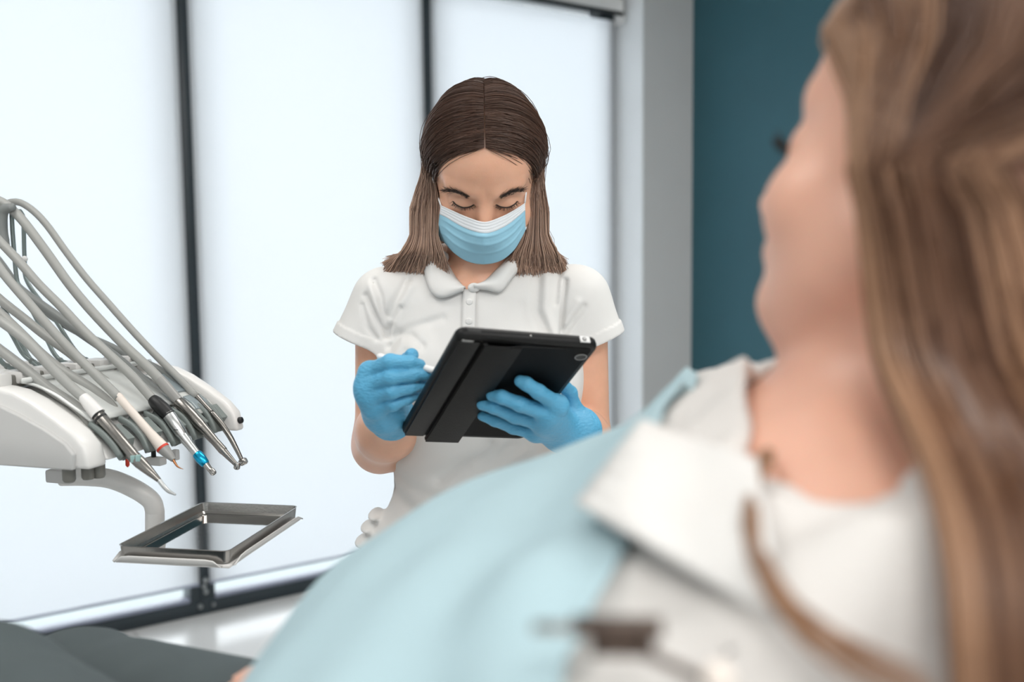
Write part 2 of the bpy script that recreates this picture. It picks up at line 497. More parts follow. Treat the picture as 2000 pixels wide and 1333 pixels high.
# white plastered reveals lining the opening
mr = MB()
mr.put(*wbox(WIN1 - 0.006, WIN1 + 0.002, T1 - 0.001, 0.05, 0, ZH)); mr.put(*wbox(WIN0 - 0.002, WIN0 + 0.006, T1 - 0.001, 0.05, 0, ZH))
mr.put(*wbox(WIN0, WIN1, T1 - 0.001, 0.05, ZH - 0.006, ZH + 0.002))
struct(mr.build('trim_1', 'wall_white', smooth=False))
struct(sbox('wall_right', S1, S1 + 0.12, T0, T1, 0, ZC, 'teal_wall'))
struct(sbox('wall_left', S0 - 0.12, S0, T0, T1, 0, ZC, 'wall_white'))
struct(sbox('wall_back', S0 - 0.12, S1 + 0.12, T0 - 0.12, T0, 0, ZC, 'wall_white'))
struct(sbox('baseboard_right', S1 - 0.014, S1, T0, T1, 0, 0.08, 'wall_white', bev=0.003))
struct(sbox('terrace_ground', -12, 12, 0.14, 16, -0.25, -0.15, 'terrace'))

# window: dark aluminium frame with three panes
win = bpy.data.objects.new('window_1', None); col.objects.link(win); win.location = Vector(wp(0.53, 0.03, 0)); WLOC[win.name] = np.array(win.location)
struct(win)
POSTS = [WIN0 + 0.045, 0.020, 1.030, WIN1 - 0.035]
for i, s in enumerate(POSTS):
    hw = 0.0465 if i in (1, 2) else 0.035
    o = sbox('mullion', s - hw, s + hw, 0.0, 0.11, 0.0, ZH - 0.01, 'frame_dark', win, bev=0.003)
    mb = MB(); mb.put(*wbox(s - 0.009, s + 0.009, -0.010, 0.001, 0.06, ZH - 0.02, 0.004)); mb.build('cover_strip', 'frame_dark', o)
sbox('bottom_rail', WIN0 + 0.01, WIN1 - 0.01, -0.004, 0.10, 0.0, 0.052, 'frame_dark', win, bev=0.003)
sbox('top_rail', WIN0 + 0.01, WIN1 - 0.01, 0.0, 0.10, ZH - 0.06, ZH - 0.01, 'frame_dark', win, bev=0.003)
for a, b in zip(POSTS[:-1], POSTS[1:]):
    sbox('sill_bead', a + 0.047, b - 0.047, 0.004, 0.05, 0.052, 0.068, 'frame_sill', win, bev=0.004)
    sbox('pane', a + 0.04, b - 0.04, 0.045, 0.053, 0.06, ZH - 0.05, 'window_glass', win)
for s, z, r in ((0.028, 0.135, 0.011), (0.022, 0.112, 0.010), (0.028, 0.090, 0.010), (0.006, 0.036, 0.0095), (0.055, 0.034, 0.007)):
    v, f = lathe(wp(s, 0.002, z), wp(s, -0.016, z), [(0, r), (0.6, r), (1, r*0.6)], 14)
    add('screw', v, f, 'alu', win, sharp=40)
for s, z in ((1.036, 0.11), (1.02, 0.036), (1.06, 0.036)):
    v, f = lathe(wp(s, 0.002, z), wp(s, -0.016, z), [(0, 0.009), (0.6, 0.009), (1, 0.006)], 14)
    add('screw', v, f, 'alu', win, sharp=40)

# roller blinds, one per pane
names = ['leftmost white roller blind, lit from outside, behind the dental unit', 'middle white roller blind between the two dark window mullions',
         'white roller blind on the window pane beside the grey pier']
for (a, b), lab in zip(((WIN0 + 0.03, 0.0), (0.040, 1.008), (1.046, WIN1 - 0.03)), names):
    bl = thing('roller_blind', lab, 'blind', wp((a+b)/2, -0.06, 0.13), 'roller blinds on the window')
    cols_, rows_ = 24, 30
    G = np.array([[wp(a + (b - a) * i / cols_, -0.026 + 0.0015 * math.sin(i * 0.9) * (j / rows_), 0.13 + (2.475 - 0.13) * (1 - j / rows_)) for i in range(cols_ + 1)] for j in range(rows_ + 1)])
    q = G.reshape(-1, 3); cc = cols_ + 1
    fi = (np.arange(rows_)[:, None] * cc + np.arange(cols_)[None]).reshape(-1)
    add('fabric', q, np.stack([fi, fi + 1, fi + cc + 1, fi + cc], -1), 'blind_fabric', bl)
    sbox('bottom_bar', a, b, -0.031, -0.021, 0.124, 0.134, 'frame_sill', bl, bev=0.002)
    v, f = tube([wp(a, -0.052, 2.535), wp(b, -0.052, 2.535)], 0.022, 16, 2)
    add('roller_tube', v, f, 'plastic_white', bl, sharp=40)
    sbox('head_strip', a - 0.004, b + 0.002, -0.096, -0.086, 2.484, 2.503, 'rubber_black', bl, bev=0.002)
    sbox('fascia', a - 0.004, b + 0.004, -0.094, -0.088, 2.503, ZH - 0.008, 'plastic_white', bl)
    for s in (a - 0.002, b + 0.002):
        sbox('end_bracket', s - 0.003, s + 0.003, -0.094, -0.03, 2.45, ZH - 0.008, 'plastic_white', bl)
# ceiling light panels
plabs = ['white ceiling light panel nearest the window on the right', 'white ceiling light panel nearest the window on the left',
         'white ceiling light panel behind the camera on the right', 'white ceiling light panel behind the camera on the left', 'white ceiling light panel beside the teal wall']
for (s, t, pw), lab in zip(PANELS, plabs):
    r = thing('ceiling_light', lab, 'light', wp(s, t, ZC - 0.03), 'ceiling light panels')
    mb = MB()
    mb.put(*wbox(s - 0.6, s + 0.6, t - 0.30, t - 0.28, ZC - 0.03, ZC)); mb.put(*wbox(s - 0.6, s + 0.6, t + 0.28, t + 0.30, ZC - 0.03, ZC))
    mb.put(*wbox(s - 0.6, s - 0.58, t - 0.28, t + 0.28, ZC - 0.03, ZC)); mb.put(*wbox(s + 0.58, s + 0.6, t - 0.28, t + 0.28, ZC - 0.03, ZC))
    mb.build('frame', 'panel_frame', r, smooth=False)
    v, f = wbox(s - 0.58, s + 0.58, t - 0.28, t + 0.28, ZC - 0.02, ZC - 0.012)
    add('diffuser', v, f, 'panel_diffuser', r, smooth=False)
# ------------------------------------------------------------------ dental delivery unit
ER = V(.315, .949, 0); ER = ER / np.linalg.norm(ER); EF = V(ER[1], -ER[0], 0); UO = V(-.54, 1.215, 1.08)
AXU = np.array([EF, ER, [0, 0, 1]])
def up3(f, r, z): return UO + EF * f + ER * r + V(0, 0, z - 1.08)
def ua(r, px, py, off=0.0):
    """photo pixel on the upright plane of one instrument slot"""
    return atplane(px, py, UO + ER * (r + off), ER)
unit = thing('dental_unit', 'white dental delivery unit with grey instrument holders and whip arms', 'dental unit', up3(-0.40, 0.15, 0.0))
top = [(-.52, 1.178), (-.30, 1.186), (-.22, 1.188), (-.158, 1.183), (-.134, 1.179), (-.104, 1.167), (-.066, 1.146), (-.036, 1.127), (-.019, 1.110), (-.012, 1.082)]
def prof(off_top=0.0, off_front=0.0, bottom=1.082):
    p = [(f + off_front * (f > -.2), z + off_top) for f, z in top[:-1]] + [(top[-1][0] + off_front, bottom)]
    return p + [(-.52, bottom)]
def extr(p, r0, r1, bev):
    bm = bmesh.new()
    a = [bm.verts.new(up3(f, r0, z)) for f, z in p]; b = [bm.verts.new(up3(f, r1, z)) for f, z in p]
    bm.faces.new(a[::-1]); bm.faces.new(b)
    for i in range(len(p)):
        j = (i + 1) % len(p); bm.faces.new((a[i], a[j], b[j], b[i]))
    bmesh.ops.recalc_face_normals(bm, faces=list(bm.faces))
    if bev:
        ed = [e for e in bm.edges if e.calc_face_angle(0) > 0.6]
        bmesh.ops.bevel(bm, geom=ed, offset=bev, segments=3, profile=0.5, affect='EDGES', clamp_overlap=True)
    bm.verts.index_update()
    v = np.array([x.co[:] for x in bm.verts]); f = [[q.index for q in x.verts] for x in bm.faces]; bm.free()
    return v, f
v, f = extr(prof(-0.012, 0.000, 1.086), 0.03, 0.292, 0.004); add('body', v, f, 'plastic_white', unit, sharp=35)
v, f = extr(prof(0.0, 0.0, 1.080), -0.004, 0.032, 0.006); nr = add('near_rim', v, f, 'plastic_white', unit, sharp=35)
ip = [(-.52, 1.158), (-.30, 1.166), (-.22, 1.168), (-.159, 1.163), (-.123, 1.151), (-.079, 1.133), (-.044, 1.1145), (-.031, 1.101), (-.034, 1.0795), (-.52, 1.0775)]
v, f = extr(ip, -0.010, 0.0, 0.003); add('side_panel', v, f, 'plastic_side', unit, sharp=35)
v, f = extr(prof(0.0, 0.024, 1.080), 0.290, 0.312, 0.006); fr = add('far_rim', v, f, 'plastic_white', unit, sharp=35)
v, f = lathe(up3(.0085, 0.301, 1.096), up3(0.0130, 0.301, 1.097), [(0, .0055), (1, .0050)], 16); add('lock', v, f, 'rubber_black', unit)
# glossy clear cover over the sloping deck
def deck(f0, f1, r0, r1, lift, nf=14):
    fs = np.linspace(f0, f1, nf); tf = [q[0] for q in top]; tz = [q[1] for q in top]
    return np.array([[up3(f, r, np.interp(f, tf, tz) - 0.004 + lift) for r in np.linspace(r0, r1, 10)] for f in fs])
v, f = sheet(deck(-.165, -.045, .04, .215, 0.006), 0.003, True); add('deck_cover', v, f, 'plastic_clear', unit)
v, f = sheet(deck(-.115, -.022, .232, .284, 0.006), 0.003, True); kp = add('control_panel', v, f, 'plastic_clear', unit)
v, f = sheet(deck(-.050, -.026, .240, .278, 0.009), 0.002, True); add('display', v, f, 'lcd', kp)
v, f = sheet(deck(-.105, -.060, .240, .278, 0.009), 0.002, True); add('display', v, f, 'lcd', kp)
# rear crest with slots
for k in range(6):
    r = 0.012 + k * 0.05
    v, f = box(up3(-.185, r, 1.191), (.020, .017, .009), AXU, 0.004); add('crest_block', v, f, 'plastic_white', unit, sharp=40)
v, f = box(up3(-.190, 0.15, 1.186), (.014, .145, .009), AXU, 0.004); add('crest_rail', v, f, 'knob_grey', unit, sharp=40)
v, f = tube(catmull([up3(-.150, 0.03, 1.189), up3(-.148, 0.15, 1.190), up3(-.150, 0.29, 1.188)], 12), 0.004, 8); add('crest_bead', v, f, 'plastic_clear', unit)

# five instrument slots
SLOT = [.045, .100, .155, .210, .262]
HOLD = [[(183, 826), (205, 843), (228, 868), (245, 893)], [(240, 815), (262, 828), (285, 855), (297, 882)], [(288, 805), (315, 819), (335, 845), (347, 868)],
        [(340, 798), (362, 813), (380, 838), (388, 858)], [(385, 788), (405, 803), (420, 828), (425, 846)]]
for r, H in zip(SLOT, HOLD):
    P = catmull([ua(r, *q) for q in H], 10) + EF * .004 + V(0, 0, .002)
    T = np.gradient(P, axis=0); T /= np.linalg.norm(T, axis=1)[:, None]
    Nn = np.cross(T, ER); Nn *= np.sign(Nn[:, 2:3])
    # channel section: floor plus two raised lips
    sec = [(-.0115, .006), (-.0105, -.001), (-.006, -.004), (0, -.005), (.006, -.004), (.0105, -.001), (.0115, .006)]
    G = np.array([[P[i] + ER * a + Nn[i] * (b - .004) for a, b in sec] for i in range(10)])
    v, f = sheet(G, 0.0045); ho = add('holder', v, f, 'holder_grey', unit)
    v, f = tube([P[i] - Nn[i] * 0.0105 + ER * 0.004 for i in range(2, 10)], 0.0032, 8); add('holder_pad', v, f, 'rubber_black', ho)
    # wedge fin on the far side of the slot
    a, b, c = P[2] + ER * .014, P[6] + ER * .014 + Nn[6] * .002, P[1] + ER * .014 - Nn[1] * .020
    v, f = prism([a, b, P[7] + ER*.014 - Nn[7]*.010, c], ER * 0, ER * .016); add('holder_fin', v, f, 'holder_grey', unit, smooth=False)

# underside: swing arm, knobs, brackets, tray post
P = [at(108, 934, 1.40), at(150, 938, 1.40), at(205, 931, 1.40), at(262, 952, 1.41), at(298, 978, 1.415), at(302, 1000, 1.42)]
ax0 = at(112, 932, 1.40)
mb = MB(); mb.put(*tube(np.array([at(120, 931, 1.40), at(165, 931, 1.40), at(215, 936, 1.405), at(262, 955, 1.41), at(295, 978, 1.415), at(303, 1000, 1.42)]), [.0145, .0145, .0145, .0145, .0142, .0140], 18, 26))
arm = mb.build('swing_arm', 'plastic_white', unit)
v, f = box(at(128, 928, 1.40), (.022, .018, .010), AXU, .004); add('arm_bracket', v, f, 'plastic_side', unit, sharp=40)
v, f = tube([at(302.5, 997, 1.42), at(302.5, 1046, 1.42)], 0.0142, 20, 4); add('tray_post', v, f, 'plastic_white', unit, sharp=40)
for px, py, Y, r in ((135, 930, 1.24, .0085), (172, 925, 1.25, .0085), (193, 922, 1.26, .0085)):
    c = at(px, py, Y); v, f = lathe(c + V(0, 0, .012), c - V(0, 0, .008), [(0, r), (.85, r), (1, r*.8)], 12); add('knob', v, f, 'knob_grey', unit, sharp=40)
c = at(300, 888, 1.36); v, f = lathe(c + V(0, 0, .014), c - V(0, 0, .004), [(0, .0035), (1, .0035)], 10); add('lever_pin', v, f, 'rubber_black', unit)
v, f = box(at(304, 901, 1.36), (.014, .008, .006), AXU, .003); add('lever', v, f, 'plastic_side', unit, sharp=40)
v, f = box(at(342, 889, 1.40), (.005, .005, .008), AXU, .002); add('lever', v, f, 'plastic_side', unit, sharp=40)
c = at(249, 906, 1.29); v, f = lathe(c + V(0, 0, .008), c - V(0, 0, .005), [(0, .0028), (.8, .0028), (1, .001)], 10); add('indicator', v, f, 'red_ring', unit)

# whip arms: bent grey rods rising behind the deck
WH = [([(232, 724), (196, 712), (168, 703), (144, 681), (105, 621), (54, 552), (48, 504), (45, 424), (36, 412), (27, 418)], .250),
      ([(165, 722), (140, 712), (118, 704), (104, 688), (90, 660), (45, 572), (33, 546), (25, 459), (22, 411), (14, 402)], .205),
      ([(112, 726), (90, 716), (66, 708), (54, 694), (45, 676), (9, 605), (-10, 560), (-18, 500)], .155),
      ([(100, 728), (80, 720), (62, 706), (44, 690), (24, 655), (-14, 590), (-24, 540)], .110),
      ([(52, 733), (34, 724), (14, 716), (-2, 700), (-20, 660), (-50, 600)], .060)]
for pts, r in WH:
    v, f = tube([ua(r, *q, 0.01) for q in pts], 0.0034, 8, 48); w = add('whip_arm', v, f, 'rod_grey', unit)
    v, f = ball(ua(r, *pts[2], 0.01), 0.0046, 10); add('whip_joint', v, f, 'holder_grey', w)
for px, py, r in ((48, 506, .255), (34, 502, .255)):
    v, f = ball(ua(r, px, py), 0.0052, 12); add('whip_joint', v, f, 'plastic_white', unit)
v, f = tube([ua(.20, *q) for q in ((26, 404), (6, 412), (2, 440), (8, 470), (18, 490))], [.006, .009, .010, .008, .003], 12, 20); add('whip_roller', v, f, 'hose_dark', unit)

# hoses: pairs of strands that rise over the whip arms (one from the body, one to the instrument)
GRP = 'instruments in the dental unit holders'
HOSE = [[(-60, 592), (0, 627), (45, 660), (75, 690), (100, 718), (140, 757), (168, 781)],
        [(-40, 470), (0, 525), (21, 552), (60, 597), (96, 639), (135, 681), (180, 726), (216, 761), (232, 778)],
        [(-40, 430), (0, 472), (36, 510), (75, 555), (120, 600), (165, 648), (210, 690), (255, 732), (285, 765), (300, 783)],
        [(-40, 375), (0, 393), (18, 405), (45, 432), (90, 492), (135, 555), (180, 609), (240, 672), (288, 717), (322, 752)],
        [(-20, 430), (6, 402), (33, 394.5), (60, 408), (90, 438), (129, 492), (168, 543), (210, 591), (255, 642), (300, 690), (350, 740), (384, 776)]]
RET = [[(-60, 640), (0, 684), (50, 722), (100, 762), (140, 788), (163, 808), (178, 832)],
       [(-60, 560), (0, 612), (45, 655), (80, 690), (120, 722), (165, 750), (200, 775), (222, 798), (234, 820)],
       [(-60, 530), (0, 585), (45, 621), (90, 657), (135, 689), (185, 730), (240, 768), (270, 790), (284, 808)],
       [(-30, 500), (0, 528), (39, 566), (80, 596), (120, 624), (168, 657), (215, 690), (270, 735), (310, 770), (334, 798)],
       [(-10, 500), (36, 560), (90, 610), (150, 648), (205, 672), (255, 696), (310, 722), (350, 752), (378, 788)]]
for i in range(5):
    (xh, yh), (xr, yr) = HOSE[i][0], RET[i][0]
    ax_, ay_ = min(xh, xr) - 48, min(yh, yr) - 30
    HOSE[i] = [(ax_, ay_), (ax_ + 22, ay_ - 4)] + HOSE[i]
    RET[i] = [(ax_, ay_), (ax_ - 10, ay_ + 16), (ax_ + 8, (ay_ + yr) / 2 + 12)] + RET[i]
v, f = lathe(up3(-.40, .15, .05), up3(-.40, .15, 1.082), [(0, .075), (.04, .05), (.1, .036), (.94, .036), (.97, .06), (1, .06)], 24); add('support_column', v, f, 'plastic_white', unit, sharp=40)
v, f = lathe(up3(-.40, .15, 0.0), up3(-.40, .15, .055), [(0, .22), (.5, .215), (1, .12)], 32); add('foot', v, f, 'plastic_white', unit, sharp=40)
labs = ['steel syringe handpiece with bent grey tip, first in the holder row', 'white scaler handpiece with red ring and copper tip',
        'silver handpiece with black collar and bright blue ring', 'thick steel handpiece between blue-ringed one and thin curved one',
        'thin curved steel handpiece at the far end of the holder row']
nms = ['air_water_syringe', 'ultrasonic_scaler', 'contra_angle_handpiece', 'turbine_handpiece', 'angled_handpiece']
roots = []
for i in range(5):
    r = SLOT[i]
    t = thing(nms[i], labs[i], 'handpiece', ua(r, *HOLD[i][2]), GRP); roots.append(t)
    hr = [.0070, .0066, .0068, .0074, .0058][i]
    v, f = tube([ua(r, *q) for q in HOSE[i]], hr, 12, 60); add('hose', v, f, 'hose_grey', t)
    v, f = tube([ua(r, *q, 0.006) for q in RET[i]], hr * 1.02, 12, 60); add('supply_hose', v, f, 'hose_dark' if i in (3, 4) else 'hose_grey', t)
def lat(i, a, b, prof, name, material, parent=None, seg=22, sharp=35):
    v, f = lathe(ua(SLOT[i], *a), ua(SLOT[i], *b), prof, seg)
    return add(name, v, f, material, parent or roots[i], sharp=sharp)
# 1 syringe
lat(0, (162, 775), (192, 810), [(0, .0068), (.15, .0078), (.5, .0092), (1, .0100)], 'sleeve', 'plastic_white')
lat(0, (184, 802), (264, 896), [(0, .0078), (.02, .0088), (.9, .0085), (1, .0080)], 'barrel', 'steel_dark')
for a, b in (((190, 809), (194, 814)), ((196, 816), (199, 819.5))): lat(0, a, b, [(0, .00885), (1, .00885)], 'grip_ring', 'rubber_black')
v, f = box(ua(SLOT[0], 264, 895) - V(0, .006, 0), (.0032, .003, .0048), None, .0012); add('button', v, f, 'button_green', roots[0], sharp=40)
v, f = box(ua(SLOT[0], 273, 894) - V(0, .005, 0), (.0030, .003, .0046), None, .0012); add('button', v, f, 'button_green', roots[0], sharp=40)
lat(0, (262, 893), (312, 940), [(0, .0082), (.25, .0085), (.55, .0066), (.95, .0036), (1, .0028)], 'nose', 'steel_dark')
v, f = tube([ua(SLOT[0], *q) for q in ((310, 938), (322, 953), (331, 961), (343, 967))], [.0032, .0030, .0026, .0012], 12, 14); add('tip', v, f, 'alu', roots[0])
# 2 scaler
lat(1, (229, 772), (318, 876), [(0, .0050), (.03, .0058), (.2, .0058), (.5, .0060), (.72, .0066), (.9, .0082), (.99, .0090), (1, .0088)], 'grip', 'scaler_white')
lat(1, (316.6, 874), (319.6, 877.6), [(0, .0091), (.5, .0093), (1, .0089)], 'colour_ring', 'red_ring')
lat(1, (319, 877), (339, 899), [(0, .0086), (.3, .0076), (.9, .0042), (1, .0036)], 'nose', 'nose_grey')
v, f = tube([ua(SLOT[1], *q) for q in ((337, 897), (342, 905), (346, 911), (351, 914.5), (358, 917))], [.0020, .0018, .0014, .0009, .0003], 10, 14); add('tip', v, f, 'copper', roots[1])
# 3 contra-angle
lat(2, (296, 778), (332, 814), [(0, .0062), (.06, .0080), (.25, .0100), (.6, .0108), (.95, .0098), (1, .0092)], 'collar', 'rubber_black')
lat(2, (327, 808), (356, 852), [(0, .0090), (.03, .0098), (.55, .0094), (.9, .0088), (1, .0080)], 'motor', 'alu')
v, f = box(ua(SLOT[2], 348, 838) - V(0, .0088, 0), (.0030, .0004, .0005), None, 0); add('engraving', v, f, 'rubber_black', roots[2], smooth=False)
lat(2, (354, 849), (389, 893), [(0, .0080), (.15, .0076), (.5, .0064), (1, .0056)], 'shank', 'alu')
lat(2, (384, 886), (402, 908), [(0, .0062), (.1, .0073), (.5, .0078), (.9, .0066), (1, .0056)], 'colour_ring', 'blue_metal')
lat(2, (400, 905), (413, 921), [(0, .0052), (.4, .0044), (1, .0038)], 'neck', 'steel')
lat(2, (411, 917), (419, 927), [(0, .0036), (.3, .0047), (.8, .0046), (1, .0030)], 'head', 'steel')
# 4 turbine
lat(3, (312, 741), (352, 788), [(0, .0074), (.3, .0082), (.9, .0078), (1, .0074)], 'coupling', 'nose_grey')
lat(3, (347, 783), (398, 839), [(0, .0076), (.06, .0094), (.5, .0098), (.85, .0092), (1, .0080)], 'barrel', 'steel_dark')
lat(3, (395, 835), (437, 882), [(0, .0082), (.2, .0078), (.6, .0064), (.95, .0066), (1, .0062)], 'shank', 'steel_dark')
lat(3, (434, 879), (464, 911), [(0, .0062), (.3, .0052), (.9, .0034), (1, .0034)], 'neck', 'steel_dark')
c = ua(SLOT[3], 463, 911); v, f = lathe(c + V(.001, 0, .0055), c - V(.001, 0, .0050), [(0, .0036), (.15, .0048), (.85, .0048), (1, .0030)], 16); add('head', v, f, 'steel', roots[3], sharp=40)
# 5 angled
lat(4, (376, 768), (414, 808), [(0, .0056), (.4, .0050), (.6, .0044), (1, .0044)], 'coupling', 'steel_dark')
v, f = tube([ua(SLOT[4], *q) for q in ((412, 805), (430, 826), (447, 850), (459, 872), (468, 890), (473, 901))], [.0046, .0048, .0046, .0040, .0034, .0032], 16, 22); add('neck', v, f, 'steel_dark', roots[4])
c = ua(SLOT[4], 475, 903); v, f = lathe(c + V(-.0055, 0, -.002), c + V(.0055, 0, .003), [(0, .0042), (.15, .0056), (.8, .0056), (1, .0040)], 16); add('head', v, f, 'steel', roots[4], sharp=40)

# ------------------------------------------------------------------ instrument tray on its bracket
ZT = .962
def atz(px, py, z):
    d = ray(px, py); return C0 + d * ((z - CAMH) / d[2])
tq = [atz(228, 1065, ZT), atz(445, 1080, ZT), atz(580, 990, ZT), atz(400, 980, ZT)]
tc = sum(tq) / 4; e2 = nrm((tq[2] - tq[1]) + (tq[3] - tq[0])); e1 = np.cross(e2, V(0, 0, 1))
TL = (np.linalg.norm(tq[2] - tq[1]) + np.linalg.norm(tq[3] - tq[0])) / 4; TW = (np.linalg.norm(tq[1] - tq[0]) + np.linalg.norm(tq[2] - tq[3])) / 4
def tp(a, b, z): return tc + e1 * a + e2 * b + V(0, 0, z)
def rrect(a, b, r, z, n=5):
    out = []
    for sx, sy, q0 in ((1, 1, 0), (-1, 1, 90), (-1, -1, 180), (1, -1, 270)):
        for k in range(n):
            an = math.radians(q0 + 90 * k / (n - 1)); out.append(tp(sx*(a - r) + r*math.cos(an), sy*(b - r) + r*math.sin(an), z))
    return out
rings = [rrect(TW - .0012, TL - .0012, .010, -.001), rrect(TW, TL, .011, .0004), rrect(TW - .002, TL - .002, .009, 0), rrect(TW - .004, TL - .004, .008, -.013), rrect(TW - .007, TL - .007, .007, -.0165)]
rout = [rrect(TW - .0016, TL - .0016, .009, -.004), rrect(TW - .003, TL - .003, .009, -.018)]
def ringmesh(rs, caplast):
    n = len(rs[0]); f = []
    for i in range(len(rs) - 1):
        for j in range(n): k = (j + 1) % n; f.append([i*n+j, i*n+k, (i+1)*n+k, (i+1)*n+j])
    if caplast: f.append([(len(rs)-1)*n + j for j in range(n)])
    return np.concatenate([np.array(q) for q in rs]), f
tray = thing('instrument_tray', 'empty rectangular stainless steel instrument tray on a white bracket', 'tray', tp(0, 0, -.018))
mb = MB(); v, f = ringmesh(rings, False); mb.put(v, f)
v, f = ringmesh([rings[0]] + rout, True); mb.put(v, [q[::-1] for q in f]); mb.build('rim', 'steel', tray, sharp=30)
v, f = ringmesh([rrect(TW - .0065, TL - .0065, .007, -.0168)], True); add('floor_plate', v, f, 'steel_mirror', tray, smooth=False)
br = thing('tray_bracket', 'pale folded metal bracket under the steel tray', 'bracket', tp(0, 0, -.024))
v, f = box(tp(0, 0, -.0215), (TW + .001, TL + .001, .0018), np.array([e1, e2, [0, 0, 1]]), .001); add('plate', v, f, 'plastic_white', br, sharp=40)
def lip(p0, p1, out, n=14):
    G = []
    for k in range(n + 1):
        t = k / n; h = .0095 * min(1, (min(t, 1 - t) / .10)) ** .5 if 0 < t < 1 else 0
        b = p0 * (1 - t) + p1 * t
        G.append([b, b + out * .002 + V(0, 0, h * .55), b + out * .0045 + V(0, 0, h)])
    return sheet(np.array(G), .0018)
w_, l_ = TW + .001, TL + .001
for a, b, o_ in ((tp(-w_, -l_, -.021), tp(w_ - .01, -l_, -.021), -e2), (tp(w_, -l_ + .01, -.021), tp(w_, l_, -.021), e1), (tp(-w_, l_, -.021), tp(-w_, -l_, -.021), -e1)):
    v, f = lip(a, b, o_); add('lip', v, f, 'plastic_white', br)
v, f = box(np.array([*(at(302.5, 1046, 1.42) * .5 + tp(-w_*.4, 0, 0) * .5)[:2], ZT - .029]), (.055, .016, .006), np.array([e1, e2, [0, 0, 1]]), .003); add('mount', v, f, 'plastic_white', br, sharp=40)
# ------------------------------------------------------------------ tablet
TC_ = V(-.0218, 1.1858, 1.1806)
TR = np.array([[.92540, -.13343, .35473], [.36213, .58740, -.72376], [-.11180, .79822, .59190]])
tx, tn, tu = TR[:, 0], TR[:, 1], TR[:, 2]          # width, towards the screen side, length
AXT = np.array([tx, tu, tn])
def tb(a, b, c): return TC_ + tx * a + tu * b + tn * c      # c < 0 is the back face side
TWd, TLn = .090, .126
tablet = thing('tablet', 'black tablet in a folio case held up by the nurse', 'tablet', tb(0, -TLn, 0))
def slab(a, b, r, levels, mat_):
    rs = []
    for c, ins in levels:
        q = []
        for sx, sy, q0 in ((1, 1, 0), (-1, 1, 90), (-1, -1, 180), (1, -1, 270)):
            for k in range(7):
                an = math.radians(q0 + 90 * k / 6); rr = max(r - ins, .0005)
                q.append(tb(sx*(a - ins - rr) + rr*math.cos(an), sy*(b - ins - rr) + rr*math.sin(an), c))
        rs.append(q)
    n = len(rs[0]); f = []
    for i in range(len(rs) - 1):
        for j in range(n): k = (j+1) % n; f.append([i*n+j, i*n+k, (i+1)*n+k, (i+1)*n+j])
    f.append(list(range(n))[::-1]); f.append([(len(rs)-1)*n+j for j in range(n)])
    return np.concatenate([np.array(q) for q in rs]), f
v, f = slab(TWd, TLn, .013, [(0, .004), (.0008, .0018), (.003, .0004), (.006, 0), (.010, .0004), (.0125, .0018), (.0132, .004)], 0)
case = add('case', v, f, 'case_black', tablet, sharp=30)
v, f = slab(TWd - .007, TLn - .008, .007, [(-.0008, .0006), (.001, 0)], 0); add('back_panel', v, f, 'cover_black', tablet, sharp=30)
v, f = slab(TWd - .006, TLn - .006, .008, [(.0125, 0), (.0136, .0004)], 0); add('screen', v, f, 'screen', tablet, sharp=30)
def strip(a0, a1, b0, b1, c0, c1, bev): return box(tb((a0+a1)/2, (b0+b1)/2, (c0+c1)/2), ((a1-a0)/2, (b1-b0)/2, (c1-c0)/2), AXT, bev)
v, f = strip(-TWd + .004, -.060, -TLn + .006, TLn - .012, -.0030, .0005, .0012); add('hinge_strip', v, f, 'case_black', tablet, sharp=40)
v, f = strip(-.055, -.008, -TLn - .004, TLn - .012, -.0062, -.0036, .0011); fl = add('cover_flap', v, f, 'flap_black', tablet, sharp=40)
v, f = strip(-.056, -.050, -TLn - .003, TLn - .012, -.0040, .0005, .0011); add('flap_fold', v, f, 'flap_black', fl, sharp=40)
v, f = tube([tb(-.054, TLn - .0115, -.0055), tb(-.030, TLn - .0110, -.0058), tb(-.004, TLn - .0112, -.0030), tb(.05, TLn - .0110, -.0008)], .0010, 6, 16); add('seam', v, f, 'case_black', tablet)
v, f = strip(-.078, -.062, TLn - .0005, TLn + .0006, .0045, .0080, .0003); add('port', v, f, 'rubber_black', tablet)
v, f = lathe(tb(0, TLn - .001, .006), tb(0, TLn + .0006, .006), [(0, .0017), (1, .0014)], 12); add('microphone', v, f, 'steel', tablet)
v, f = strip(.0635, .0765, TLn - .001, TLn + .0008, .0025, .0108, .0004); lb = add('sticker', v, f, 'label_white', tablet)
v, f = lathe(tb(.0690, TLn, .0065), tb(.0690, TLn + .0012, .0065), [(0, .0026), (1, .0026)], 12); add('sticker_mark', v, f, 'label_mark', lb)
v, f = lathe(tb(.0690, TLn, .0065), tb(.0690, TLn + .0014, .0065), [(0, .0013), (1, .0013)], 12); add('sticker_mark', v, f, 'label_white', lb)
c = [tb(.0755 + .0075*math.cos(a), TLn - .0275 + .0060*math.sin(a), -.0012) for a in np.linspace(0, 2*np.pi, 20, endpoint=False)]
v, f = tube(c + [c[0]], .0006, 6); cw = add('camera_ring', v, f, 'nose_grey', tablet)
v, f = prism(c, tn * 0, tn * .0006); add('camera_hole', v, f, 'rubber_black', cw, smooth=False)
v, f = strip(-TWd + .008, -TWd + .022, TLn - .0165, TLn - .0095, -.0014, .0004, .0006); add('speaker_slot', v, f, 'nose_grey', tablet, sharp=40)

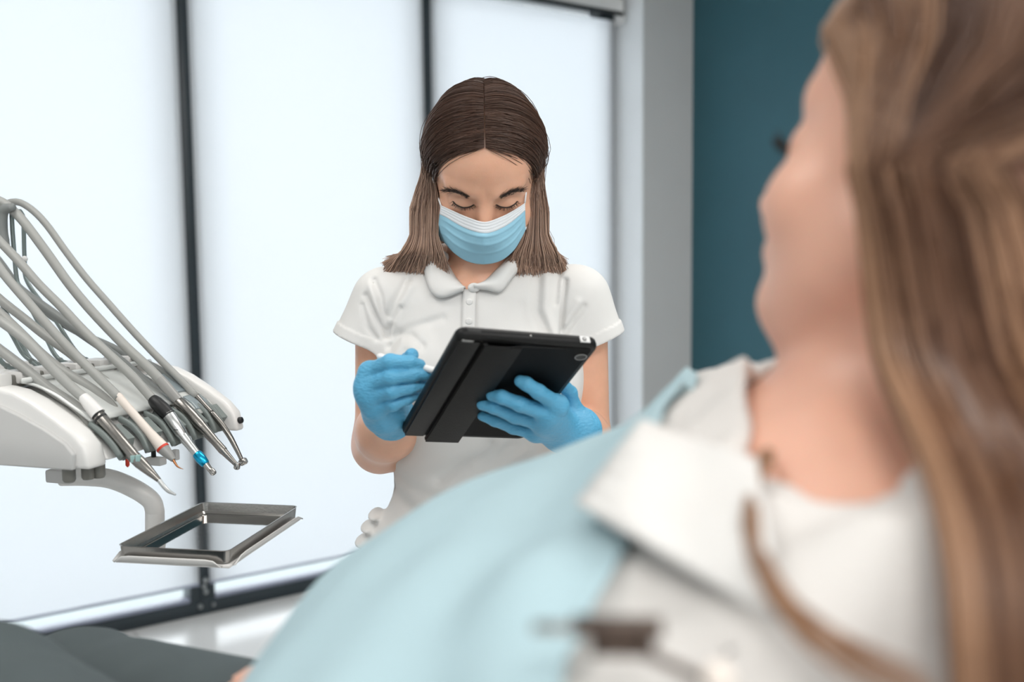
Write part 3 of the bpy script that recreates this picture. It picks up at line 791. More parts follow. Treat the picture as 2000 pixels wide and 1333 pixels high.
# ------------------------------------------------------------------ nurse
nurse = thing('person', 'woman in white polo, face mask and blue gloves looking down at a black tablet', 'person', (-.047, 1.45, 0))
HP = math.radians(34); hy = math.radians(2)
hf = V(math.sin(hy)*math.cos(HP), -math.cos(hy)*math.cos(HP), -math.sin(HP)); hu = V(math.sin(hy)*math.sin(HP)*-1*-1, -math.sin(HP)*math.cos(hy), math.cos(HP))
hx = nrm(np.cross(hu, hf)) * 1.0
hx = hx if hx[0] > 0 else -hx
hu = nrm(np.cross(hf, hx)); hu = hu if hu[2] > 0 else -hu
HR = np.array([hx, hf, hu])
eye_mid = at(948, 401, 1.335)
HC = eye_mid - .080 * hf + .003 * hu
def hl(p): return (p - HC) @ HR.T
def hw(a, b, c): return HC + hx*a + hf*b + hu*c
def head_sdf(q, full=True):
    ax = np.stack([np.abs(q[:, 0]), q[:, 1], q[:, 2]], 1)
    d = ell(q, (0, -.012, .038), (.074, .090, .083))
    d = smin(d, ell(q, (0, .022, -.030), (.064, .068, .086)), .03)
    d = smin(d, ell(q, (0, .040, .042), (.060, .046, .048)), .02)
    d = smin(d, ell(ax, (.036, .052, -.040), (.027, .026, .024)), .02)
    d = smin(d, rcone(ax, (.048, 0, -.058), (.004, .058, -.096), .020, .022), .025)
    d = smin(d, rcone(ax, (.012, .079, .017), (.044, .064, .021), .0085, .0085), .014)
    d = smax(d, -ell(ax, (.0315, .0935, -.004), (.019, .0125, .0125)), .014)
    d = smin(d, ell(ax, (.0315, .0655, -.0055), (.0175, .0160, .0150)), .006)
    # crease above the lid
    cr = np.sqrt((np.abs(ax[:, 0] - .0315) * .25)**2 + (q[:, 2] - .0075 + 14 * (ax[:, 0] - .0315)**2)**2 + (np.minimum(q[:, 1] - .070, 0))**2)
    d = d + .0012 * np.exp(-(cr / .0018)**2) * (np.abs(ax[:, 0] - .0315) < .016)
    d = smin(d, rcone(q, (0, .0815, .004), (0, .1040, -.036), .0075, .0115), .012)
    d = smin(d, ell(ax, (.0115, .0940, -.040), (.0085, .010, .008)), .008)
    d = smin(d, ell(q, (0, .080, -.066), (.024, .014, .014)), .012)
    d = smin(d, ell(q, (0, .070, -.094), (.022, .018, .018)), .012)
    if full:
        d = smin(d, ell(ax, (.075, -.008, -.012), (.007, .020, .031)), .008)
    return d
shL, shR = V(-.200, 1.432, 1.287), V(.108, 1.432, 1.287)       # image-left, image-right shoulders
elL, wrL = V(-.207, 1.455, 1.062), at(766, 812, 1.275)
elR, wrR = V(.112, 1.455, 1.058), at(1130, 838, 1.275)
NB = V(-.047, 1.447, 1.285)
def torso(p):
    d = ell(p, (-.047, 1.442, 1.185), (.150, .098, .165))
    d = smin(d, ell(p, (-.047, 1.444, 1.03), (.134, .096, .19)), .05)
    d = smin(d, ell(p, (-.047, 1.450, .83), (.172, .112, .16)), .06)
    d = smin(d, rcone(p, NB, shL + V(.02, .004, -.004), .048, .046), .05)
    d = smin(d, rcone(p, NB, shR + V(-.02, .004, -.004), .048, .046), .05)
    q = np.stack([np.abs(p[:, 0] + .047), p[:, 1], p[:, 2]], 1)
    d = smin(d, ell(q, (.072, 1.372, 1.165), (.064, .056, .062)), .05)
    return d
def arms(p, o=0.0):
    dl = rcone(p, shL, elL, .036 + o, .0385 + o); dl = smin(dl, rcone(p, elL, elL*.45 + wrL*.55, .041 + o, .039 + o), .02); dl = smin(dl, rcone(p, elL*.5 + wrL*.5, wrL, .037 + o, .026 + o), .03)
    dr = rcone(p, shR, elR, .036 + o, .0385 + o); dr = smin(dr, rcone(p, elR, elR*.5 + wrR*.5, .040 + o, .036 + o), .02); dr = smin(dr, rcone(p, elR*.5 + wrR*.5, wrR, .035 + o, .026 + o), .03)
    return np.minimum(dl, dr)
def body(p):
    d = head_sdf(hl(p))
    nk = rcone(p, hw(0, -.022, -.055), V(-.047, 1.430, 1.285), .050, .054)
    d = smin(d, nk, .018)
    t = torso(p) + .011
    d = smin(d, t, .035)
    d = smin(d, arms(p), .03)
    return smax(d, .84 - p[:, 2], .01)
v, f = surf(body, (-.30, 1.18, .82), (.21, 1.60, 1.62), .0024, proj=1)
add('body', v, f, 'skin', nurse)

# polo shirt: offset shell with folds, sleeve hems and an open neck
axL, axR = nrm(V(-.40, .02, -1.0)), nrm(V(.40, .02, -1.0))
heL, heR = at(715, 671, 1.43), at(1152, 673, 1.43)
FOLD = []
def fold(pts, w, a, Y=1.36):
    FOLD.append(([at(x, y, Y) for x, y in pts], w, a))
for pts, w, a in (([(729, 549), (743, 578), (753, 635), (756, 657)], .0050, .0050), ([(714, 578), (731, 611), (755, 656)], .0045, .0045), ([(708, 597), (719, 640), (735, 662)], .0045, .0030),
                  ([(722, 560), (737, 600), (752, 640)], .005, -.0030), ([(794, 549), (773, 590), (762, 617)], .006, .0045), ([(783, 602), (768, 627), (759, 650)], .0045, .0045), ([(802, 560), (785, 592), (770, 625)], .007, -.0035),
                  ([(867, 620), (800, 641), (770, 655)], .006, .0025), ([(765, 678), (785, 656), (807, 653), (830, 671)], .006, .0045), ([(770, 694), (792, 668), (815, 668)], .009, -.0035),
                  ([(1052, 533), (1047, 606), (1072, 658)], .008, .0050), ([(1066, 540), (1062, 600), (1082, 655)], .008, -.0035), ([(1098, 526), (1089, 554), (1085, 592)], .005, .0040), ([(1105, 549), (1100, 592), (1095, 648), (1093, 668)], .0038, .0060),
                  ([(1140, 599), (1108, 640), (1097, 662)], .0050, .0040), ([(1128, 590), (1104, 632)], .006, -.003), ([(850, 640), (880, 700)], .012, .002), ([(1020, 600), (1030, 650)], .012, .002),
                  ([(745, 925), (790, 955), (850, 975)], .012, .004), ([(740, 965), (800, 1000)], .012, .004), ([(960, 870), (900, 905), (860, 935)], .010, .005), ([(1030, 880), (960, 925), (900, 960)], .010, .004), ([(990, 862), (930, 900)], .010, -.004)):
    fold(pts, w, a, 1.385 if pts[0][1] < 760 else 1.36)
RUF = [(at(733, 1004, 1.45), .010), (at(722, 1028, 1.45), .013), (at(712, 1056, 1.45), .014)]
def shirt_out(p):
    d = torso(p) - .006
    d = smin(d, ell(p, (-.047, 1.448, .86), (.194, .122, .13)), .05)
    sl = rcone(p, shL + V(.006, 0, .002), heL + axL * .03, .046, .054); sr = rcone(p, shR + V(-.006, 0, .002), heR + axR * .03, .046, .054)
    hmL = (p - heL) @ axL; hmR = (p - heR) @ axR
    sl = smax(sl - .0022 * (hmL > -.017), hmL, .002); sr = smax(sr - .0022 * (hmR > -.017), hmR, .002)
    d = smin(d, sl, .022); d = smin(d, sr, .022)
    near = d < .03
    if near.any():
        q = p[near]; e = np.zeros(len(q))
        x2, z2 = q[:, 0], q[:, 2]; front = q[:, 1] < 1.45
        for P, w, a in FOLD:
            A = np.array(P)[:, [0, 2]]
            m = np.where(front & (x2 > A[:, 0].min() - 2.5*w) & (x2 < A[:, 0].max() + 2.5*w) & (z2 > A[:, 1].min() - 2.5*w) & (z2 < A[:, 1].max() + 2.5*w))[0]
            if not len(m): continue
            g = np.stack([x2[m], z2[m]], 1); dd = np.full(len(m), 1e9)
            for u0, u1 in zip(A[:-1], A[1:]):
                ba = u1 - u0; t = np.clip(((g - u0) @ ba) / (ba @ ba), 0, 1)
                dd = np.minimum(dd, ((g - u0 - t[:, None] * ba)**2).sum(1))
            e[m] += 1.15 * a * np.exp(-dd / (w*w))
        d = d.copy(); d[near] += np.clip(e, -.006, .0066)
    for c, r in RUF: d = smin(d, ell(p, c, (r, .035, r * .5)), .014)
    return d
def neck_cut(p):
    c = ell(p, (-.046, 1.392, 1.354), (.052, .075, .048))
    vv = rcone(p, at(927, 520, 1.36), at(918, 556, 1.36), .034, .012)
    return smin(c, vv, .01)
def shirt(p):
    o = shirt_out(p)
    d = smax(o, -(o + .0065), .001)
    d = smax(d, -neck_cut(p), .003)
    return smax(d, .845 - p[:, 2], .002)
v, f = surf(shirt, (-.31, 1.28, .83), (.22, 1.60, 1.37), .0027, proj=1)
polo = add('polo_shirt', v, f, 'polo', nurse)
def onshirt(px, py, off):
    h = trace(shirt_out, px, py, 1.0); h = at(px, py, 1.40) if h is None else h
    return h - nrm(ray(px, py)) * off
def onbody(px, py, off):
    h = trace(body, px, py, 1.0); h = at(px, py, 1.41) if h is None else h
    return h - nrm(ray(px, py)) * off
def leaf(inner, outer, n=22, rows=9):
    I = catmull([np.array([*q, 0.]) for q in inner], n); O = catmull([np.array([*q, 0.]) for q in outer], n)
    hb, db = trace_many(body, I[:, :2]); IP = hb - db * .004; ho_, do_ = trace_many(shirt_out, O[:, :2]); OP = ho_ - do_ * .0075
    Yc = np.linspace(0, 1, rows); G = []
    for k, t in enumerate(Yc):
        row = IP * (1 - t) + OP * t
        row = row + V(0, -.011, .004) * (math.sin(math.pi * t) ** .8)
        G.append(row)
    G = np.array(G)
    # stand of the collar, tucked inside
    G = np.concatenate([(IP + V(0, .004, -.010))[None], G])
    for _ in range(2): G[:, 1:-1] = .5*G[:, 1:-1] + .25*(G[:, :-2] + G[:, 2:])
    return sheet(G, .0032)
v, f = leaf([(862, 478), (866, 495), (875, 518), (888, 541), (900, 556), (909, 565)], [(827, 506), (831, 535), (837, 561), (849, 579), (868, 582), (905, 567)])
add('collar_leaf', v, f, 'polo', polo)
v, f = leaf([(1010, 482), (1000, 497), (985, 513), (965, 533), (948, 550), (926, 562)], [(1036, 500), (1018, 520), (996, 548), (977, 572), (958, 567), (927, 563)])
add('collar_leaf', v, f, 'polo', polo)
v, f = tube([V(-.100, 1.400, 1.352), V(-.112, 1.450, 1.362), V(-.080, 1.496, 1.368), V(-.047, 1.505, 1.368), V(-.014, 1.496, 1.368), V(.018, 1.450, 1.362), V(.008, 1.400, 1.352)], .009, 10, 30)
add('collar_back', v, f, 'polo', polo)
xy = np.array([[(904 + 26 * k / 5 - 2 * (y - 566) / 90, y) for k in range(6)] for y in np.linspace(566, 690, 20)]).reshape(-1, 2)
hp_, dp_ = trace_many(shirt_out, xy); G = (hp_ - dp_ * .0025).reshape(20, 6, 3)
for _ in range(3): G[1:-1] = .5*G[1:-1] + .25*(G[:-2] + G[2:])
v, f = sheet(G, .0026, True); add('placket', v, f, 'polo', polo)
for x, y, r in ((917, 590, .0048), (916, 628, .0052), (914, 651, .0050)):
    c = onshirt(x, y, .0038); v, f = lathe(c + V(0, .001, 0), c - V(0, .0022, 0), [(0, r), (.6, r), (.9, r*.85), (1, r*.6)], 18); bt = add('button', v, f, 'polo_button', polo, sharp=40)
c = onshirt(926, 562, .007); v, f = ball(c, .0085, 14, (1.1, .5, .8)); add('collar_tab', v, f, 'polo', polo)

# trousers and shoes below the shirt
def legs(p):
    q = np.stack([np.abs(p[:, 0] + .047), p[:, 1], p[:, 2]], 1)
    d = ell(p, (-.047, 1.452, .90), (.172, .108, .13))
    d = smin(d, rcone(q, (.085, 1.45, .85), (.085, 1.45, .48), .088, .066), .04)
    d = smin(d, rcone(q, (.085, 1.45, .48), (.085, 1.46, .07), .064, .052), .03)
    return np.maximum(smax(d, p[:, 2] - .93, .01), .05 - p[:, 2])
v, f = surf(legs, (-.24, 1.32, .04), (.15, 1.58, .95), .008); add('trousers', v, f, 'trousers_white', nurse)
for sx in (-1, 1):
    c = V(-.047 + sx*.085, 1.42, 0)
    fn = lambda p: smax(smin(ell(p, c + V(0, .03, .045), (.042, .07, .05)), ell(p, c + V(0, -.05, .03), (.046, .10, .036)), .03), .002 - p[:, 2], .004)
    v, f = surf(fn, c + V(-.06, -.18, -.01), c + V(.06, .13, .11), .006); add('shoe', v, f, 'shoe_white', nurse)

# gloves: five-fingered hands
def plane_pt(px, py, dl): return atplane(px, py, TC_ - tn * dl, tn)     # dl: height above the tablet's back
def chain(p, pts, rad, k=.004):
    d = None
    for a, b, ra, rb in zip(pts[:-1], pts[1:], rad[:-1], rad[1:]):
        e = rcone(p, a, b, ra, rb); d = e if d is None else smin(d, e, k)
    return d
def hand_sdf(fing, thumb, wrist, fore, palm_r, ax):
    mcp = [q[0][0] for q in fing]
    def fn(p):
        d = None
        for a, r in zip(mcp, palm_r):
            e = rcone(p, wrist, a, .0185, r); d = e if d is None else smin(d, e, .016)
        for a, b in zip(mcp[:-1], mcp[1:]): d = smin(d, rcone(p, a, b, .0105, .0105), .010)
        d = smin(d, rcone(p, wrist, (mcp[1] + mcp[2]) / 2, .020, .016), .014)
        wr = rcone(p, fore - ax * .020, fore, .0275, .0300)
        d = smin(d, rcone(p, wrist, fore - ax * .018, .0250, .0275), .018); d = smin(d, wr, .012)
        fd = None
        for pts, rad in fing:
            e = chain(p, pts, rad); fd = e if fd is None else smin(fd, e, .0025)
        d = smin(d, fd, .007)
        d = smin(d, chain(p, thumb[0], thumb[1]), .010)
        h = (p - fore) @ ax
        d = smin(d, smax(wr - .0018, np.abs(h + .003) - .0035, .002), .003)
        d = smax(d, h, .002)
        # fine stretch wrinkles across finger backs and wrist
        d = d + .0006 * np.sin(h * 900 + 3*np.sin(p[:, 0]*160)) * np.exp(-((h + .022) / .016)**2)
        return d
    return fn
# image-right hand: palm behind the lower right of the tablet, fingers across its back
FR = [([plane_pt(1090, 792, .024), plane_pt(1052, 766, .0185), plane_pt(1028, 750, .0115), plane_pt(1016, 745, .0075)], [.0108, .0094, .0084, .0074]),
      ([plane_pt(1072, 808, .028), plane_pt(1016, 790, .0230), plane_pt(980, 776, .0145), plane_pt(961, 773, .0075)], [.0112, .0096, .0085, .0074]),
      ([plane_pt(1060, 826, .028), plane_pt(1006, 814, .0230), plane_pt(965, 796, .0150), plane_pt(942, 791, .0078)], [.0108, .0092, .0082, .0072]),
      ([plane_pt(1046, 846, .024), plane_pt(1002, 836, .0190), plane_pt(966, 822, .0130), plane_pt(942, 813, .0075)], [.0098, .0082, .0073, .0064])]
TH = ([plane_pt(1112, 822, -.002), plane_pt(1117, 792, -.012), plane_pt(1113, 768, -.022), plane_pt(1092, 744, -.024)], [.0150, .0115, .0098, .0085])
foR = wrR + nrm(elR - wrR) * .020
fnR = hand_sdf(FR, TH, plane_pt(1100, 842, .016), foR, [.0120, .0125, .0120, .0110], nrm(elR - wrR))
allp = np.array([q for ff in FR for q in ff[0]] + TH[0] + [foR, wrR])
v, f = surf(fnR, allp.min(0) - .04, allp.max(0) + .04, .0015); add('glove', v, f, 'glove', nurse)
# image-left hand: fist round the stylus
FL = [([at(722, 727, 1.205), at(762, 707, 1.180), at(800, 709, 1.185), at(819, 714, 1.195)], [.0112, .0098, .0090, .0082]),
      ([at(718, 751, 1.205), at(764, 737, 1.178), at(806, 732, 1.184), at(836, 733, 1.200)], [.0112, .0098, .0088, .0074]),
      ([at(722, 776, 1.208), at(766, 765, 1.184), at(802, 757, 1.192), at(828, 752, 1.208)], [.0108, .0094, .0084, .0068]),
      ([at(733, 800, 1.216), at(768, 790, 1.196), at(796, 779, 1.202), at(817, 771, 1.216)], [.0100, .0086, .0074, .0060])]
TL_ = ([at(768, 780, 1.250), at(782, 735, 1.232), at(796, 706, 1.218), at(804, 694, 1.210)], [.0140, .0115, .0105, .0090])
foL = wrL + nrm(elL - wrL) * .018
fnL = hand_sdf(FL, TL_, at(752, 806, 1.250), foL, [.0130, .0130, .0125, .0115], nrm(elL - wrL))
allp = np.array([q for ff in FL for q in ff[0]] + TL_[0] + [foL, wrL])
v, f = surf(fnL, allp.min(0) - .045, allp.max(0) + .045, .0015); add('glove', v, f, 'glove', nurse)

# stylus
pen = thing('stylus_pen', 'white stylus pen gripped in the blue gloved hand', 'pen', at(790, 709, 1.204))
p0, p1 = at(738, 695.5, 1.216), at(872, 730, 1.184)
v, f = lathe(p0, p1, [(0, .0030), (.02, .0042), (.05, .0046), (1, .0046)], 16); add('barrel', v, f, 'pen_white', pen, sharp=40)
v, f = lathe(p1, p1 + nrm(p1 - p0) * .014, [(0, .0046), (.6, .0026), (1, .0008)], 16); add('tip', v, f, 'nose_grey', pen, sharp=40)

# face mask
def mask_support(p):
    q = hl(p)
    d = ell(q, (0, .020, -.035), (.066, .071, .082))
    d = smin(d, rcone(q, (0, .084, -.004), (0, .106, -.036), .008, .012), .035)
    d = smin(d, ell(q, (0, .078, -.070), (.036, .024, .040)), .03)
    d = smin(d, ell(q, (0, .030, -.062), (.064, .052, .046)), .03)
    return d - .0045
TOPC = catmull([V(861, 401, 0), V(885, 412, 0), V(915, 425, 0), V(947, 434, 0), V(978, 424, 0), V(1003, 411, 0), V(1025, 397, 0)], 61)
BOTC = catmull([V(854, 467, 0), V(868, 474, 0), V(886, 493, 0), V(912, 510, 0), V(945, 516, 0), V(978, 509, 0), V(1003, 489, 0), V(1018, 465, 0), V(1026, 449, 0)], 61)
rowsM = 56
vg = np.linspace(0, 1, rowsM + 1)[:, None, None]; XY = TOPC[None, :, :2] * (1 - vg) + BOTC[None, :, :2] * vg
hm, dm = trace_many(mask_support, XY.reshape(-1, 2)); GM = hm.reshape(rowsM + 1, 61, 3); dm = dm.reshape(rowsM + 1, 61, 3)
for j in range(rowsM + 1):
    vv = j / rowsM
    for i in range(61):
        edge = min(i, 60 - i) / 60; pl = 0
        for c0, a in ((.40, .0020), (.60, .0024), (.80, .0022)):
            dv = vv - (c0 - .04 * (1 - abs(i - 30) / 30))
            pl += a * (math.exp(-(dv / .05)**2) if dv < 0 else math.exp(-(dv / .012)**2))
        pl *= min(1, edge / .12)
        pl += .0016 * math.exp(-((i - 30) / 1.6)**2) * (vv > .3)
        if vv < .27: pl += .0006 * math.sin(vv * 90)
        GM[j, i] -= dm[j, i] * (.0012 + pl)
GS = GM.copy()
for _ in range(5): GS[1:-1, 1:-1, 1] = .4*GS[1:-1, 1:-1, 1] + .15*(GS[:-2, 1:-1, 1] + GS[2:, 1:-1, 1] + GS[1:-1, :-2, 1] + GS[1:-1, 2:, 1])
GM[:, :, 1] = .65 * GM[:, :, 1] + .35 * GS[:, :, 1]
kb = 15
v, f = sheet(GM[kb:], .0012, True); mask = add('face_mask', v, f, 'mask_blue', nurse)
v, f = sheet(GM[:kb + 1] - nrm(ray(947, 450)) * .0003, .0014, True); add('nose_band', v, f, 'mask_white', mask)
for pts in ([GM[0, 0], onbody(853, 378, .002), onbody(848, 362, .002) , hw(-.0765, .006, .012)], [GM[-2, 0], at(849, 452, 1.385), at(843, 441, 1.40)],
            [GM[0, 60], onbody(1027, 380, .002), at(1030, 362, 1.375), hw(.0765, .006, .012)], [GM[-2, 60], at(1030, 436, 1.39)]):
    v, f = tube(pts, .0013, 6, 14); add('ear_loop', v, f, 'mask_white', mask)

# brows and lashes
def hairs(paths, n, length, wid, name, material, off, curl, spread):
    Q = catmull([V(*q, 0) for q in paths], 40); ii = (rng.random(n) * 39).astype(int)
    tg = Q[np.minimum(ii + 1, 39)] - Q[np.maximum(ii - 1, 0)]
    h, d = trace_many(body, Q[ii, :2] + rng.normal(size=(n, 2)) * spread); h = h - d * off
    ctr = [(h[k], tg[k, :2] / np.linalg.norm(tg[k, :2]), ii[k] / 39) for k in range(n)]
    return ctr
for pts, sgn in (([(870, 373), (884, 373), (900, 378), (917, 387)], -1), ([(976, 387), (991, 379), (1006, 374), (1020, 372)], 1)):
    cs = hairs(pts, 170, 0, 0, '', '', .0012, 0, 1.5)
    ctrl = []
    for a, tg, t in cs:
        d = _rt * tg[0] * sgn * (1 if tg[0] > 0 else -1) - _up * tg[1] * sgn * (1 if tg[0] > 0 else -1)
        d = d * .0085 + _up * (.0022 * rng.normal() + .0012)
        ctrl.append([a, a + d * .5 - _fw * .0010, a + d - _fw * .0003])
    ctrl = np.array(ctrl); v, f, c = strands(ctrl, 6, .00032, .00008, np.zeros((len(ctrl), 2, 3)))
    add('eyebrow', v, f, 'brow_hair', nurse)
for pts, sgn in (([(884, 393), (891, 400), (904, 405.5), (917, 404.5), (926, 400)], -1), ([(969, 400), (979, 404.5), (992, 405.5), (1004, 400), (1011, 393)], 1)):
    Q = catmull([V(*q, 0) for q in pts], 30)
    hb, db = trace_many(body, Q[:, :2]); P = list(hb - db * .0006)
    v, f = tube(P, [.0003] + [.0009] * 28 + [.0003], 6); ln = add('eyelashes', v, f, 'lash', nurse)
    ctrl = []
    for k in range(70):
        i = rng.integers(0, 30); a = P[i]; t = (i / 29 - .5) * 2
        d = _rt * (t * .0045 + rng.normal() * .0008) - _up * (.0050 + .001 * rng.normal()) - _fw * .0055
        ctrl.append([a, a + d * .55 - _up * .0010, a + d + _up * .0008])
    v, f, c = strands(np.array(ctrl), 6, .00026, .00006, np.zeros((70, 2, 3)))
    add('lash_hair', v, f, 'lash', ln)

# long straight hair, centre parting
def nurse_hair():
    cl = []; cc = []
    N = 3000
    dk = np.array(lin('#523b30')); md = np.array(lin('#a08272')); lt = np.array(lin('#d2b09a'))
    for side in (-1, 1):
        for k in range(N):
            a = rng.random()                                   # 0 front of the parting, 1 back of the crown
            lay = rng.random() if rng.random() > .006 else 1.1 + .5 * rng.random()
            ph = math.radians(61 - 150 * a)
            R0 = np.array([side * (.006 + .02 * max(0, .3 - a)) if a < .42 else side * .004 + .03 * rng.normal(), math.sin(ph), math.cos(ph)]); R0 /= np.linalg.norm(R0)
            psi = math.radians(8 - 84 * a ** 1.1)
            zE = min(-.16, -.38 + .15 * rng.normal())
            E = np.array([side * math.cos(psi), math.sin(psi), zE]); E /= np.linalg.norm(E)
            om = math.acos(np.clip(R0 @ E, -1, 1)); rad = np.array([.0775, .0965, .0905]) + .0045 * lay + .001 * rng.normal()
            pts = []
            for t in (0, .12, .3, .5, .7, .88, 1.0):
                d = (math.sin((1-t)*om) * R0 + math.sin(t*om) * E) / math.sin(om)
                d[2] += .20 * max(0, 1 - a * 1.6) * math.sin(math.pi * t) ** 1.2; d = d / np.linalg.norm(d)
                d = d * np.array([1 + .15 * math.sin(math.pi * min(1, a / .60)) ** .7 * t ** 1.5 * (.6 + .4 * lay), 1, 1])
                lift = 1 + (.018 * math.sin(math.pi * min(t*1.6, 1)) if t > 0 else -.012)
                q = np.array([0, -.012, .038]) + d * rad * lift
                pts.append(hw(*q))
            e = pts[-1]
            if a < .58:
                q = np.clip(.15 + 1.0 * a / .58 * .85 + .22 * rng.normal(), 0, 1)
                if side < 0:
                    m1 = (857 - 52 * q, 402 + 6*rng.normal()); m2 = (856 - 56 * q, 458); T = (874 - 122 * q + 3*rng.normal(), 520 + 5*rng.random() - 4*q); t2 = (866 - 84*q, 492)
                else:
                    m1 = (1027 + 42 * q, 402 + 6*rng.normal()); m2 = (1021 + 52 * q, 458); T = (990 + 117 * q + 3*rng.normal(), 519 + 5*rng.random() - 3*q); t2 = (1004 + 86*q, 492)
                zz = 1.378 + .045 * a + .022 * (lay - .5)
                pts += [at(*m1, zz + .012), at(*m2, zz), at(*t2, zz - .004)]
                pts.append(HEND[(side, int(q * 19.99))] + V(.003*rng.normal(), -.006*lay, .006*rng.normal()))
            else:
                b = (a - .58) / .42
                x = -.047 + side * (.015 + .085 * (1 - b) + .008 * rng.normal())
                pts += [V(e[0]*.7 + x*.3, 1.50 + .02*lay, 1.44), V(x, 1.53 + .02*lay, 1.38), V(x, 1.555 + .02*lay, 1.30), V(x + side*.01, 1.565 + .02*lay, 1.20 + .02*rng.normal())]
            cl.append(pts)
            j = .75 + .5 * rng.random() * (0.6 + .4 * math.sin(a * 60 + lay * 3))
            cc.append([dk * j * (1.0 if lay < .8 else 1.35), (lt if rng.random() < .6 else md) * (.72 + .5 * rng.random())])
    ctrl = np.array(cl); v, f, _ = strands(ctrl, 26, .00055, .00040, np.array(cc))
    # colour: dark at the roots, lighter towards the ends
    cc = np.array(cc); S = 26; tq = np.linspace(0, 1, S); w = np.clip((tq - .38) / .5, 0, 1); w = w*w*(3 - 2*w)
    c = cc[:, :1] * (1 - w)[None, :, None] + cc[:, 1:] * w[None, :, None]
    return v, f, np.repeat(c, 3, axis=1).reshape(-1, 3)
HEND = {}
for k in range(20):
    q = (k + .5) / 20
    HEND[(-1, k)] = onshirt(874 - 122*q, 524 - 2*q, .010); HEND[(1, k)] = onshirt(990 + 113*q, 524 - 2*q, .010)
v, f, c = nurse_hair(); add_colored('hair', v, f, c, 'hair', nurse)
# ------------------------------------------------------------------ patient in the foreground
patient = thing('person', 'long-haired woman seen from behind in the foreground, reclining under a blue drape', 'person', (-.12, .60, .80))
PB, PG, PS = math.radians(18.6), math.radians(51.7), 1.10
pt_ = V(-math.cos(PB), 0, math.sin(PB)); pu = V(math.sin(PB), 0, math.cos(PB))
pf = pt_ * math.cos(PG) + V(0, 1, 0) * math.sin(PG); pr = np.cross(pf, pu)
PHC = at(1862.6, 332.9, .575)
PR = np.array([pr, pf, pu])
def pl_(p): return ((p - PHC) @ PR.T) / PS
def pw(a, b, c): return PHC + PS * (pr*a + pf*b + pu*c)
pnb = V(.205, .578, 1.235)
nkb = pnb + V(.034, 0, .005)
psn, psf = V(.190, .405, 1.180), V(.180, .745, 1.200)
TA = nrm(V(-.72, .02, -.69)); TFt = nrm(V(-.69, 0, .72)); TS = np.cross(TA, TFt)
RT = np.array([TA, TS, TFt])
hipf, hipn = V(-.12, .69, .925), V(-.13, .50, .925)
knf, knn = V(-.475, .985, .880), V(-.455, .765, .972)
anf, ann = V(-.80, 1.22, .62), V(-.84, .96, .70)
def ptorso(p):
    d = ell(p, pnb + TA * .165, (.20, .150, .085), RT)
    d = smin(d, ell(p, V(-.10, .60, .955), (.17, .155, .10), RT), .06)
    d = smin(d, rcone(p, pnb + V(.0, -.02, -.015), psn, .050, .048), .05)
    d = smin(d, rcone(p, pnb + V(0, .02, -.015), psf, .050, .048), .05)
    return d
eln, wrn = V(.015, .385, 1.118), V(-.17, .47, 1.055)
elf, wrf = V(.02, .80, 1.04), V(-.140, .755, 1.012)
def parms(p):
    d = smin(rcone(p, psn, eln, .044, .038), rcone(p, eln, wrn, .037, .025), .02)
    e = smin(rcone(p, psf, elf, .044, .038), rcone(p, elf, wrf, .037, .025), .02)
    return np.minimum(d, e)
hnd = [V(-.190, .760, 1.000), V(-.191, .742, 1.002), V(-.189, .726, 1.000), V(-.183, .712, .996)]
def phand(p):
    d = None
    for k, a in enumerate(hnd):
        tip = a + V(-.055 + .004*k, .012, -.014); mid = a + V(-.030, .006, .003)
        e = smin(rcone(p, wrf, a, .017, .0095), smin(rcone(p, a, mid, .0090, .0082), rcone(p, mid, tip, .0082, .0068), .003), .006); d = e if d is None else smin(d, e, .005)
    th = smin(rcone(p, wrf + V(-.01, -.01, 0), V(-.170, .705, .992), .014, .010), rcone(p, V(-.170, .705, .992), V(-.200, .696, .986), .010, .0075), .004)
    return smin(d, th, .01)
def plegs(p, o=0.0):
    d = smin(rcone(p, hipf, knf, .088 + o, .064 + o), rcone(p, knf, anf, .060 + o, .040 + o), .02)
    e = smin(rcone(p, hipn, knn, .088 + o, .066 + o), rcone(p, knn, ann, .060 + o, .040 + o), .02)
    return np.minimum(d, e)
def pbody(p):
    d = head_sdf(pl_(p)) * PS
    d = smin(d, rcone(p, pw(0, -.024, -.055), nkb, .052, .054), .02)
    d = smin(d, ptorso(p) + .006, .04)
    d = smin(d, parms(p), .03); d = smin(d, phand(p), .012)
    return smin(d, plegs(p, -.008), .03)
v, f = surf(pbody, (-.98, .28, .52), (.40, 1.34, 1.56), .0042, proj=1); add('body', v, f, 'skin_patient', patient)
# white top
def pshirt_out(p):
    d = ptorso(p) - .008
    d = smin(d, rcone(p, psn + V(0, 0, .004), eln, .053, .056), .03); d = smin(d, rcone(p, psf, elf, .053, .056), .03)
    d = smin(d, rcone(p, V(.15, .445, 1.175), V(.03, .455, 1.150), .050, .055), .03)
    w = .0035 * np.sin(p[:, 0]*70 + p[:, 1]*38 + 5*np.sin(p[:, 2]*18)) + .002 * np.sin(p[:, 1]*120 - p[:, 2]*60)
    return d + w
nh, _ = trace_many(pshirt_out, [(1520, 912), (1620, 940), (1775, 1000)], .25, 1.2, .6)
def pshirt(p):
    o = pshirt_out(p); d = smax(o, -(o + .008), .001)
    u1, u2 = V(0, .004, .038), V(.01, .03, .085)
    cut = np.minimum(rcone(p, nh[0] + u1, nh[1] + u1, .040, .040), rcone(p, nh[1] + u1, nh[2] + u1, .040, .038))
    cut = smin(cut, rcone(p, nh[0] + u2, nh[2] + u2, .060, .055), .02)
    cut = smin(cut, rcone(p, nh[1] + u1, pnb + V(.01, .03, .05), .045, .060), .02)
    return smax(d, -cut, .006)
